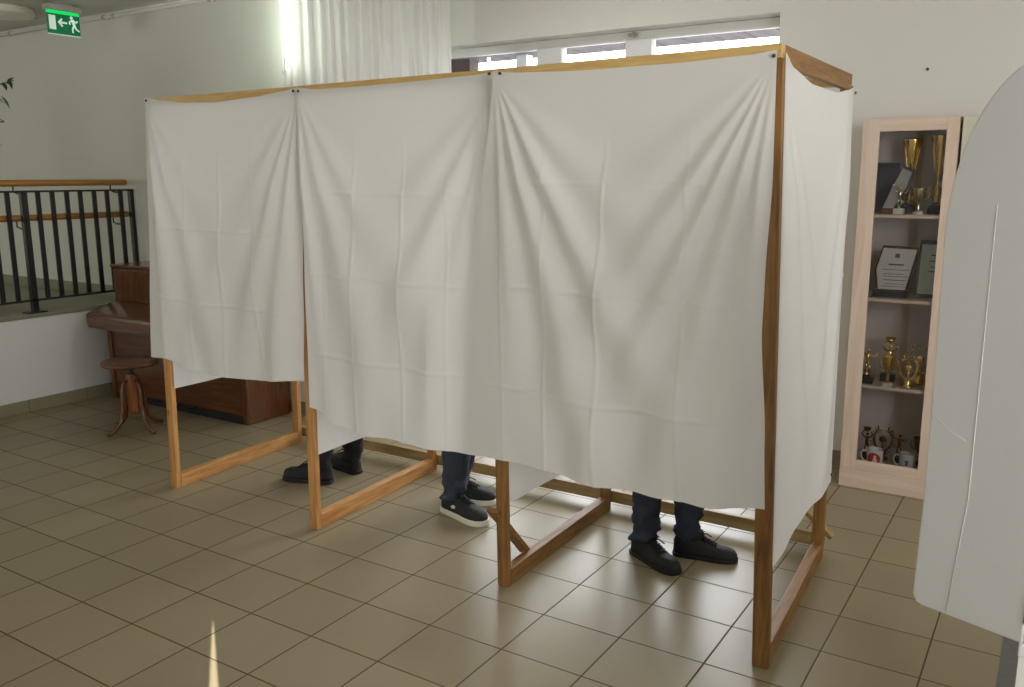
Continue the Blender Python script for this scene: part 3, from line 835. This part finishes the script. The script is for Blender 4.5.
def person(label, feet, kind, tmat, shirt, hipz, wr, cuff, knees, cuffr=.058):
    """feet: [(heel, toe), (heel, toe)] on the floor"""
    F = [(Vector(h), Vector(t)) for h, t in feet]
    ank = [h.lerp(t, .24) for h, t in F]
    ctr = (ank[0]+ank[1])/2
    fw = ((F[0][1]-F[0][0]).normalized()+(F[1][1]-F[1][0]).normalized()).normalized()
    # which foot is on the person's left
    left = Vector((-fw.y, fw.x, 0))
    if (ank[0]-ctr).dot(left) < 0: F.reverse(); ank.reverse(); knees = [knees[1], knees[0], knees[2]]
    hip = ctr+fw*knees[2]; hip.z = hipz
    H = [hip+left*.09, hip-left*.09]
    K = [ank[i].lerp(H[i], .5)+fw*.03 for i in range(2)]
    for i in range(2): K[i].z = .50; K[i] += Vector((knees[i][0], knees[i][1], 0))
    # one continuous skinned body
    vs = []; es = []; rs = []
    def v(p, r):
        vs.append(tuple(p)); rs.append(r); return len(vs)-1
    def e(a, b_): es.append((a, b_))
    Z = Vector((0, 0, 1))
    pel = v(hip, .12); sp1 = v(hip+Z*.14, .115); ch = v(hip+Z*.34, .13); nb = v(hip+Z*.47+fw*.0, .06); nk = v(hip+Z*.54+fw*.015, .052)
    hd = v(hip+Z*.63+fw*.03, .085); ht = v(hip+Z*.72+fw*.025, .07)
    for a, b_ in ((pel, sp1), (sp1, ch), (ch, nb), (nb, nk), (nk, hd), (hd, ht)): e(a, b_)
    ns = v(hip+Z*.615+fw*.125, .012); e(hd, ns)
    for i, sgn in enumerate((1, -1)):
        k_ = v(H[i], .085); kn = v(K[i], .058); cf = v(K[i].lerp(ank[i]+Z*.09, .35), .055); an = v(ank[i]+Z*.085, .030)
        bl = v(F[i][0].lerp(F[i][1], .62)+Z*.034, .014)
        for a, b_ in ((pel, k_), (k_, kn), (kn, cf), (cf, an), (an, bl)): e(a, b_)
        sh = hip+Z*.43+left*sgn*.18; el = sh-Z*.28+left*sgn*.04+fw*.03; wrp = el+fw*.24-left*sgn*.06+Z*.03; pm = wrp+fw*.07
        a0, a1, a2, a3 = v(sh, .055), v(el, .042), v(wrp, .027), v(pm, .030)
        e(ch, a0); e(a0, a1); e(a1, a2); e(a2, a3)
        for f_ in range(4):
            b0 = pm+left*(f_-1.5)*.019+fw*.03; L_ = (.030, .036, .034, .026)[f_]
            f0, f1, f2 = v(b0, .0085), v(b0+fw*L_-Z*.008, .008), v(b0+fw*L_*1.7-Z*.028, .007)
            e(a3, f0); e(f0, f1); e(f1, f2)
        th0, th1 = v(wrp+fw*.035-left*sgn*.03, .010), v(wrp+fw*.07-left*sgn*.045-Z*.01, .008); e(a2, th0); e(th0, th1)
    me = bpy.data.meshes.new('person'); base = ctr.copy(); base.z = 0
    me.from_pydata([tuple(Vector(p)-base) for p in vs], es, []); me.materials.append(M['skin'])
    o = bpy.data.objects.new('person', me); COL.objects.link(o); o.location = base
    sk = o.modifiers.new('skin', 'SKIN'); sk.use_smooth_shade = True
    for i, r in enumerate(rs): me.skin_vertices[0].data[i].radius = (r, r)
    me.skin_vertices[0].data[0].use_root = True
    ss = o.modifiers.new('sub', 'SUBSURF'); ss.levels = 1; ss.render_levels = 1
    tag(o, label, 'person')
    # trousers
    bm = B()
    for i in range(2):
        c0 = ank[i]+Z*cuff
        leg_tube(bm, [c0, ank[i].lerp(K[i], .3)+Z*.06, ank[i].lerp(K[i], .6)+Z*.05, K[i], K[i].lerp(H[i], .5), H[i]-Z*.03], [cuffr, cuffr*1.10, cuffr*1.26, .077, .092, .105], 1.3+i*2.1+hipz*7, wr)
    lathe(bm, [(0, -.08), (.10, -.07), (.15, .0), (.152, .08), (.145, .12), (0, .12)], hip, 24)
    obj('trousers', bm, tmat, o, smooth=True)
    bm = B()
    lathe(bm, [(0, .06), (.155, .06), (.15, .2), (.165, .36), (.13, .45), (.065, .50), (0, .50)], hip, 24)
    for sgn in (1, -1):
        sh = hip+Z*.42+left*sgn*.17; el = sh-Z*.27+left*sgn*.045+fw*.03
        tube(bm, [sh-left*sgn*.06+Z*.02, sh, sh.lerp(el, .5), el+fw*.03, el+fw*.2-left*sgn*.05+Z*.025], [.07, .07, .06, .055, .043], 14)
    obj('shirt', bm, shirt, o, smooth=True)
    bm = B(); ball(bm, hip+Z*.69+fw*.005, .098, sz=.86, seg=20)
    obj('hair', bm, M['hair'], o, smooth=True)
    return o, F, ank

p, F, A = person('person in the left bay with black trousers and black sneakers, only legs visible', [((-1.105, .955, 0), (-1.395, .875, 0)), ((-1.085, 1.15, 0), (-1.355, 1.215, 0))],
    'hi', M['trousers_b'], M['shirt'][0], .92, .006, .075, [(.06, 0), (.06, 0), -.09], .056)
for h, t in F: make_shoe(p, h, t, 'hi')
p, F, A = person('person in the middle bay with blue jeans and white-soled charcoal sneakers, only legs visible', [((-.338, .975, 0), (-.035, .905, 0)), ((-.44, 1.115, 0), (-.155, 1.175, 0))],
    'skate', M['jeans'], M['shirt'][1], .95, .007, .085, [(.03, -.02), (.06, -.05), .06], .059)
for h, t in F: make_shoe(p, h, t, 'skate')
p, F, A = person('person in the right bay with dark bunched jeans and black running shoes, only legs visible', [((.700, 1.03, 0), (.965, .90, 0)), ((.865, 1.10, 0), (1.138, 1.165, 0))],
    'run', M['jeans_d'], M['shirt'][2], .93, .010, .085, [(-.02, 0), (0, 0), -.03], .054)
for h, t in F: make_shoe(p, h, t, 'run')

# ------------------------------------------------------------------ trophy cabinet
KX0, KX1, KY, KYB, KZ = 1.295, 1.742, 2.42, 2.755, 1.962
cb = thing('trophy_cabinet', 'tall pale birch cabinet with glass door full of trophies against white wall', 'cabinet', ((KX0+KX1)/2, 2.6, 0))
bm = B()
box(bm, KX0, KX0+.02, KY+.022, KYB, 0, KZ); box(bm, KX1-.02, KX1, KY+.022, KYB, 0, KZ)
box(bm, KX0+.02, KX1-.02, KY+.022, KYB, KZ-.02, KZ); box(bm, KX0+.02, KX1-.02, KY+.022, KYB, .105, .125)
obj('carcass', bm, M['birch'], cb)
obj('back_panel', box(B(), KX0+.02, KX1-.02, KYB-.008, KYB, .125, KZ-.02), M['cab_in'], cb)
obj('plinth', box(B(), KX0, KX1, KY+.002, KYB-.03, 0, .1035), M['birch_x'], cb, bevel=.002)
dr = B()
gx0, gx1, gz0, gz1 = 1.377, 1.686, .158, 1.898
box(dr, KX0+.002, gx0, KY, KY+.021, .105, KZ-.002, 0); box(dr, gx1, KX1-.002, KY, KY+.021, .105, KZ-.002, 0)
box(dr, gx0, gx1, KY+.001, KY+.02, gz1, KZ-.002, 1); box(dr, gx0, gx1, KY+.001, KY+.02, .105, gz0, 1)
d_ = obj('door', dr, [M['birch'], M['birch_x']], cb, bevel=.0015)
obj('glass_pane', box(B(), gx0, gx1, KY+.009, KY+.013, gz0, gz1), M['cab_glass'], d_)
for z in (1.482, 1.045, .575):
    obj('shelf', box(B(), KX0+.02, KX1-.02, KY+.03, KYB-.008, z-.018, z), M['birch_x'], cb, bevel=.001)
# neighbouring cabinet
c2 = thing('side_cabinet', 'cream fronted cabinet right of trophy cabinet, mostly behind grey panel', 'cabinet', (2.0, 2.6, 0))
obj('carcass', box(B(), 1.752, 2.30, KY+.022, KYB, 0, KZ), M['birch'], c2)
obj('door', box(B(), 1.755, 2.027, KY, KY+.02, .105, KZ-.002), M['cream'], c2, bevel=.002)
obj('door', box(B(), 2.031, 2.298, KY, KY+.02, .105, KZ-.002), M['cream'], c2, bevel=.002)
obj('plinth', box(B(), 1.752, 2.30, KY+.004, KY+.022, 0, .097), M['birch_x'], c2)

# trophies -------------------------------------------------------------
TG = 'trophies in the glass cabinet'
def cup(loc, h, label, mat, basemat, r=.05, handles=True, tall=False):
    t = thing('trophy_cup', label, 'trophy', loc, TG)
    c0 = Vector(loc); bh = h*.12
    obj('base', lathe(B(), [(0, 0), (r*.8, 0), (r*.8, bh*.7), (r*.62, bh), (0, bh)], c0, 20), basemat, t)
    if tall:
        pf = [(0, bh), (r*.45, bh), (r*.3, h*.17), (r*.55, h*.22), (r*.62, h*.28), (r*.35, h*.33), (r*.22, h*.38), (r*.25, h*.45), (r*.45, h*.62), (r*.7, h*.82), (r, h*.98), (r*.98, h), (r*.85, h*.98), (r*.5, h*.7), (0, h*.55)]
    else:
        pf = [(0, bh), (r*.4, bh), (r*.18, h*.2), (r*.3, h*.27), (r*.16, h*.34), (r*.5, h*.5), (r*.85, h*.7), (r, h*.95), (r*1.04, h), (r*.94, h*.97), (r*.7, h*.7), (0, h*.5)]
    obj('cup_bowl', lathe(B(), pf, c0, 24), mat, t, smooth=True)
    if handles:
        for s in (-1, 1):
            z = [.55, .60, .74, .88, .90, .84] if not tall else [.2, .2, .26, .33, .36, .32]
            xx = [.55, 1.15, 1.5, 1.3, 1.05, .9] if not tall else [.45, .75, .95, .9, .7, .4]
            obj('handle', tube(B(), [c0+Vector((s*r*a*.95, 0, h*b_)) for a, b_ in zip(xx, z)], r*.07, 6), mat, t, smooth=True)
    if tall:
        bm = B()
        for k in range(10):
            a = 2*PI*k/10
            tube(bm, [c0+Vector((math.cos(a)*q*r*1.02, math.sin(a)*q*r*1.02, h*z)) for q, z in ((.26, .42), (.47, .62), (.72, .82), (1.0, .97))], r*.05, 5)
        obj('ribbing', bm, mat, t, smooth=True)
    return t
def figure(loc, h, label, mat, basemat, pose=0):
    t = thing('trophy_figure', label, 'trophy', loc, TG); c0 = Vector(loc); b = h*.2
    obj('base', box(B(), c0.x-h*.17, c0.x+h*.17, c0.y-h*.13, c0.y+h*.13, c0.z, c0.z+b), basemat, t, bevel=.002)
    bm = B()
    V = lambda x, z, y=0: c0+Vector((x*h, y*h, z*h))
    lathe(bm, [(0, .2*h), (.10*h, .2*h), (.04*h, .25*h), (.05*h, .30*h), (0, .32*h)], c0, 14)
    tube(bm, [V(-.05, .30), V(-.04, .42), V(-.01, .55)], [.025*h, .03*h, .04*h], 8)
    tube(bm, [V(.07, .30), V(.08, .42, -.03), V(.02, .55)], [.025*h, .03*h, .04*h], 8)
    tube(bm, [V(0, .53), V(0, .64), V(.01, .77), V(.01, .82)], [.05*h, .055*h, .07*h, .03*h], 10)
    ball(bm, V(.015, .89), .052*h, seg=10)
    if pose == 0:
        tube(bm, [V(-.06, .77), V(-.17, .80), V(-.21, .95)], [.028*h, .024*h, .02*h], 8); tube(bm, [V(.07, .77), V(.18, .72), V(.24, .82)], [.028*h, .024*h, .02*h], 8)
        ball(bm, V(-.22, .99), .04*h, seg=8)
    else:
        tube(bm, [V(-.06, .77), V(-.18, .88), V(-.10, .99)], [.028*h, .024*h, .02*h], 8); tube(bm, [V(.07, .77), V(.19, .88), V(.12, .99)], [.028*h, .024*h, .02*h], 8)
        lathe(bm, [(0, .96*h), (.10*h, 1.02*h), (.13*h, 1.12*h), (0, 1.06*h)], c0, 12)
    obj('figurine', bm, mat, t, smooth=True)
    return t
def wreath(loc, h, label, mat, basemat):
    t = thing('trophy_wreath', label, 'trophy', loc, TG); c0 = Vector(loc)
    obj('base', lathe(B(), [(0, 0), (h*.17, 0), (h*.17, h*.05), (h*.08, h*.10), (h*.13, h*.20), (h*.06, h*.27), (0, h*.27)], c0, 18), basemat, t, smooth=True)
    bm = B()
    for s in (-1, 1):
        arc = [c0+Vector((s*h*.26*math.sin(a), 0, h*(.58-.34*math.cos(a)))) for a in [k*.26 for k in range(11)]]
        tube(bm, arc, h*.02, 6)
        for i, q in enumerate(arc[1:]):
            for o in (-1, 1):
                a = i*.26; dr_ = Vector((s*math.cos(a)*.6+o*s*math.sin(a)*.8, 0, math.sin(a)*.6-o*math.cos(a)*.8)).normalized()
                tube(bm, [q, q+dr_*h*.06+Vector((0, -.004, 0)), q+dr_*h*.13], [h*.01, h*.032, h*.004], 5, sy=.4)
    ball(bm, c0+Vector((0, 0, h*.6)), h*.10, sy=.35, seg=12)
    tube(bm, [c0+Vector((0, 0, h*.26)), c0+Vector((0, 0, h*.55))], h*.03, 6)
    obj('laurel', bm, mat, t, smooth=True)
    return t
Z1, Z2, Z3, Z4 = 1.483, 1.046, .576, .126
cup((1.508, 2.62, Z1), .385, 'tall gold trophy cup at centre of top cabinet shelf', M['gold'], M['dark'], .046, True, True)
cup((1.645, 2.60, Z1), .40, 'tall gold trophy cup at right edge of top cabinet shelf, cut by door frame', M['gold'], M['dark'], .050, True, True)
figure((1.488, 2.47, Z1), .15, 'small pale figurine trophy on white base left of tall gold cup', M['silver'], M['marble'])
cup((1.578, 2.48, Z1), .135, 'small pale two-handled cup on white base between two tall gold cups', M['silver'], M['marble'], .034)
# dark picture and leaning grey plaque
t = thing('framed_plaque', 'dark blue plaque standing at left of top cabinet shelf', 'plaque', (1.405, 2.62, Z1))
bm = B(); prism(bm, [(-.075, 0), (.05, 0), (.05, .265), (-.075, .265)], (1.405, 2.60, Z1+.004), (1, 0, 0), (0, .22, .975), .012)
obj('board', bm, M['navy'], t, bevel=.003)
for a, b_ in (((-.068, .007), (.043, .02)), ((-.068, .245), (.043, .258))):
    bm = B(); prism(bm, [(a[0], a[1]), (b_[0], a[1]), (b_[0], b_[1]), (a[0], b_[1])], (1.405, 2.592, Z1), (1, 0, 0), (0, .22, .975), .004)
    obj('border', bm, M['dark'], t)
t = thing('leaning_plaque', 'grey plaque with dark edge leaning sideways on top cabinet shelf', 'plaque', (1.43, 2.50, Z1))
c30, s30 = math.cos(math.radians(24)), math.sin(math.radians(24))
e1, e2 = Vector((c30, 0, -s30*.35)), Vector((s30, .10, c30))
bm = B(); prism(bm, [(-.035, .02), (.045, .0), (.05, .15), (.03, .235), (-.045, .255), (-.045, .12)], (1.425, 2.50, Z1+.008), e1, e2, .012); obj('board', bm, M['dark'], t, bevel=.002)
bm = B(); prism(bm, [(-.030, .02), (.022, .008), (.028, .15), (.015, .225), (-.040, .24), (-.038, .12)], (1.425, 2.492, Z1+.008), e1, e2, .004); obj('face_plate', bm, M['plaque'], t)
obj('foot', box(B(), 1.40, 1.455, 2.48, 2.53, Z1, Z1+.03), M['bronze'], t, bevel=.003)
# certificates
def cert(loc, poly, inset, label, face, text, base=None, tilt=.16):
    t = thing('award_certificate', label, 'certificate', loc, 'award plaques on the second shelf')
    e1, e2 = Vector((1, 0, 0)), Vector((0, tilt, 1)).normalized(); o = Vector(loc)
    cx = sum(p[0] for p in poly)/len(poly); cy = sum(p[1] for p in poly)/len(poly)
    prism_ = lambda pl, off, th: prism(B(), pl, o+Vector((0, off, 0)), e1, e2, th)
    obj('frame', prism_(poly, 0, .012), M['dark'], t, bevel=.002)
    ins = [(cx+(a-cx)*inset, cy+(b_-cy)*inset) for a, b_ in poly]
    obj('certificate_sheet', prism_(ins, -.007, .003), face, t)
    bm = B()
    for (a, b_, w, h_) in text:
        prism(bm, [(a-w/2, b_), (a+w/2, b_), (a+w/2, b_+h_), (a-w/2, b_+h_)], o+Vector((0, -.0095, 0)), e1, e2, .002)
    obj('printed_text', bm, M['ink'], t)
    if base: obj('stand', box(B(), o.x+base[0], o.x+base[1], o.y-.035, o.y+.03, o.z, o.z+.03), M['dark'], t, bevel=.003)
    return t
txt = [(.002, .205, .022, .022), (.0, .165, .075, .008), (0, .140, .13, .003), (-.01, .118, .10, .003), (0, .105, .12, .003), (.0, .085, .11, .004), (.0, .066, .10, .003), (-.005, .052, .12, .003)]
cert((1.485, 2.53, Z2+.004), [(-.085, .025), (.062, .025), (.105, .262), (-.075, .268), (-.105, .14)], .90, 'angular framed award plaque with printed text on second cabinet shelf', M['paper'], txt, (-.10, .065))
cert((1.655, 2.56, Z2+.004), [(-.068, 0), (.06, 0), (.06, .30), (-.068, .30)], .86, 'rectangular framed certificate at right of second cabinet shelf', M['paper_g'], [(.02, .22, .06, .006), (.02, .19, .08, .005), (.02, .16, .06, .005), (.02, .135, .08, .006)])
# third shelf
figure((1.386, 2.50, Z3), .205, 'gold figurine trophy on dark base at left edge of third cabinet shelf', M['gold'], M['dark'])
figure((1.478, 2.60, Z3), .215, 'gold figurine trophy with raised arms behind small gold cup, third shelf', M['gold'], M['dark'], 1)
cup((1.498, 2.47, Z3), .165, 'small gold cup on white base at front of third cabinet shelf', M['gold'], M['marble'], .034)
wreath((1.592, 2.50, Z3), .175, 'gold laurel wreath trophy right of small cup on third shelf', M['gold'], M['gold'])
wreath((1.628, 2.62, Z3), .22, 'taller gold laurel wreath trophy at right end of third shelf', M['gold'], M['gold'])
# bottom
def mug(loc, label, mat, side, emblem):
    t = thing('mug', label, 'mug', loc, 'mugs in the cabinet'); c0 = Vector(loc)
    obj('cup_body', lathe(B(), [(0, 0), (.038, 0), (.041, .004), (.042, .088), (.0405, .092), (.038, .088), (.037, .008), (0, .006)], c0, 32), mat, t, smooth=True)
    obj('handle', tube(B(), [c0+Vector((side*a, -.008, z)) for a, z in ((.038, .075), (.06, .078), (.071, .06), (.069, .038), (.056, .022), (.038, .02))], .0055, 8), mat, t, smooth=True)
    if emblem == 'red':
        def pt(a, z, e=.0425): return c0+Vector((math.sin(a)*e, -math.cos(a)*e, z))
        bm = sheet(16, 10, lambda u, v: pt(-.85+1.7*u, .016+.064*v*(math.sin(PI*(.12+.76*u))**.5)))
        obj('printed_emblem', bm, M['red'], t, smooth=True)
        bm = sheet(8, 8, lambda u, v: pt(.16+(u-.5)*.5*(1 if v < .6 else .6), .018+.048*v, .0432)); obj('printed_figure', bm, M['white'], t, smooth=True)
    else:
        bm = sheet(6, 8, lambda u, v: c0+Vector((math.sin((u-.5)*.35*(.5+v))*.0428, -math.cos((u-.5)*.35)*.0428, .03+.03*v))); obj('printed_emblem', bm, M['ink'], t, smooth=True)
    return t
mug((1.462, 2.485, Z4), 'white mug with red emblem on cabinet floor', M['mug'], -1, 'red')
mug((1.625, 2.50, Z4), 'pale grey mug with small dark mark on cabinet floor', M['mug_g'], -1, 'dark')
wreath((1.475, 2.62, Z4), .19, 'dark bronze wreath trophy behind the white mug with red emblem', M['bronze'], M['bronze'])
figure((1.562, 2.60, Z4), .17, 'dark bronze figurine trophy standing between the two mugs', M['bronze'], M['dark'])
figure((1.398, 2.58, Z4), .16, 'small dull figurine trophy in bottom left corner of cabinet', M['bronze'], M['dark'], 1)
cup((1.665, 2.62, Z4), .15, 'dull bronze cup behind the pale grey mug at cabinet bottom', M['bronze'], M['dark'], .035)

# ------------------------------------------------------------------ desk with tall rounded screen, at right
DZ = .722
dk = thing('desk', 'white desk at lower right corner under the grey rounded screen', 'desk', (2.7, -.1, 0))
obj('desk_top', box(B(), 2.236, 3.7, -.452, .30, DZ-.028, DZ), M['desk'], dk, bevel=.003)
obj('side_panel', box(B(), 2.238, 2.262, -.448, .28, 0, DZ-.028), M['desk'], dk)
obj('side_panel', box(B(), 3.67, 3.694, -.448, .28, 0, DZ-.028), M['desk'], dk)
obj('front_panel', box(B(), 2.262, 3.67, -.446, -.424, .02, DZ-.028), M['desk'], dk)
sn = thing('privacy_screen', 'tall grey-white folding screen with rounded corner standing on white desk', 'screen', (2.15, -.41, DZ))
P0 = Vector((2.02, -.365, 0)); e1 = Vector((.943, -.332, 0)).normalized(); S = .236
out = [(.002, .745), (.010, .728), (.024, DZ+.002), (S, DZ+.002), (S, 1.905)]
for k in range(0, 15):
    a = PI/2*k/14
    out.append((.185-.182*math.sin(a), 1.56+.345*math.cos(a)))
out += [(.006, 1.3), (.008, 1.0)]
bm = B(); prism(bm, out, P0, e1, (0, 0, 1), .012)
obj('left_wing', bm, M['panel'], sn, bevel=.003)
bm = B()
tube(bm, [P0+e1*.101+Vector((0, -.0062, 1.62)), P0+e1*.101+Vector((0, -.0065, 1.0)), P0+e1*.077+Vector((0, -.0065, .73))], 0.0011, 6)
tube(bm, [P0+e1*.004+Vector((0, -.0065, 1.175)), P0+e1*.05+Vector((0, -.0065, 1.14)), P0+e1*.083+Vector((0, -.0065, 1.125))], .0008, 6)
obj('crease', bm, M['crease'], sn, smooth=True)
Q = P0+e1*(S+.006); e3 = Vector((.80, .60, 0)).normalized()
bm = B(); prism(bm, [(0, DZ+.002), (.7, DZ+.002), (.7, 1.905), (0, 1.905)], Q, e3, (0, 0, 1), .012)
obj('right_wing', bm, M['panel'], sn, bevel=.003)
bm = B()
for z in (.80, 1.3, 1.8): tube(bm, [P0+e1*(S+.003)+Vector((0, -.004, z-.03)), P0+e1*(S+.003)+Vector((0, -.004, z+.03))], .006, 8)
obj('hinge', bm, M['dark'], sn, smooth=True)

# ------------------------------------------------------------------ light
def area(name, loc, target, sx, sy, power, col=(1, 1, 1), portal=False):
    l = bpy.data.lights.new(name, 'AREA'); l.shape = 'RECTANGLE'; l.size = sx; l.size_y = sy; l.energy = power; l.color = col
    o = bpy.data.objects.new(name, l); COL.objects.link(o); o.location = loc
    o.rotation_euler = (Vector(target)-Vector(loc)).to_track_quat('-Z', 'Y').to_euler()
    if portal: l.cycles.is_portal = True
    return o
w = bpy.data.worlds.new('overcast'); scn.world = w; w.use_nodes = True
w.node_tree.nodes['Background'].inputs[0].default_value = (.93, .97, 1, 1)
w.node_tree.nodes['Background'].inputs[1].default_value = 11.0
area('window_daylight_portal', ((W0+W1)/2, 3.0, (WZ0+WZ1)/2), ((W0+W1)/2, 0, (WZ0+WZ1)/2), W1-W0, WZ1-WZ0, 1, portal=True)
# added fill lights out of view
area('right_fill_light', (4.35, 1.5, 1.75), (0, 1.5, 1.0), 2.2, 1.7, 38)  # added light from the right; the wall has no window here
area('right_fill_light', (4.35, -1.5, 1.85), (0, -1.0, 1.2), 2.2, 1.5, 130, (1, .995, .985))  # added to rake across the cloth folds from the right
area('rear_fill_light', (2.6, -5.5, 1.9), (.6, 0, 1.3), 3.2, 1.6, 16, (1, .995, 1.0))  # added weak fill from behind the camera; the rear wall is closed
area('rear_fill_light', (-2.6, -5.5, 1.75), (-2.6, 0, 1.2), 2.6, 1.6, 38, (1, .995, .98))  # added fill for the left front of the hall
area('left_fill_light', (-7.9, -2.5, 1.9), (0, -1.0, 1.2), 2.4, 1.5, 72, (1, 1, .82))  # added yellowish fill for the darker left side; closed wall behind it
area('back_wall_fill_light', (-.3, 1.75, 2.93), (-.3, 1.75, 0), 1.4, .3, 11, (1, .98, .96))  # added to brighten the window wall and floor behind the booth
sun = bpy.data.lights.new('sun', 'SUN'); sun.energy = 24; sun.angle = .002; sun.color = (1, .97, .93)
so = bpy.data.objects.new('sun', sun); COL.objects.link(so)
el = math.radians(19.7)
so.rotation_euler = Vector((-.78*math.cos(el), .62*math.cos(el), -math.sin(el))).to_track_quat('-Z', 'Y').to_euler()

# ------------------------------------------------------------------ camera
cam = bpy.data.cameras.new('camera'); co = bpy.data.objects.new('camera', cam); COL.objects.link(co)
yaw, pitch, roll, f = -.568785394, .18839339, -.00468744, 869.690771
cam.sensor_width = 36; cam.lens = f/1024*36; cam.clip_start = .05
F_ = Vector((math.sin(yaw)*math.cos(pitch), math.cos(yaw)*math.cos(pitch), -math.sin(pitch)))
r0 = Vector((math.cos(yaw), -math.sin(yaw), 0)); u0 = r0.cross(F_)
r2 = r0*math.cos(roll)+u0*math.sin(roll); u2 = -r0*math.sin(roll)+u0*math.cos(roll)
mat = Matrix((r2, u2, -F_)).transposed().to_4x4(); mat.translation = (2.24376807, -2.40783895, 1.67716031)
co.matrix_world = mat
scn.camera = co
scn.view_settings.view_transform = 'Standard'; scn.view_settings.look = 'None'
scn.view_settings.gamma = 1; scn.view_settings.use_curve_mapping = False
scn.view_settings.exposure = 0
scn.cycles.use_denoising = True
scn.cycles.max_bounces = 10; scn.cycles.transparent_max_bounces = 12
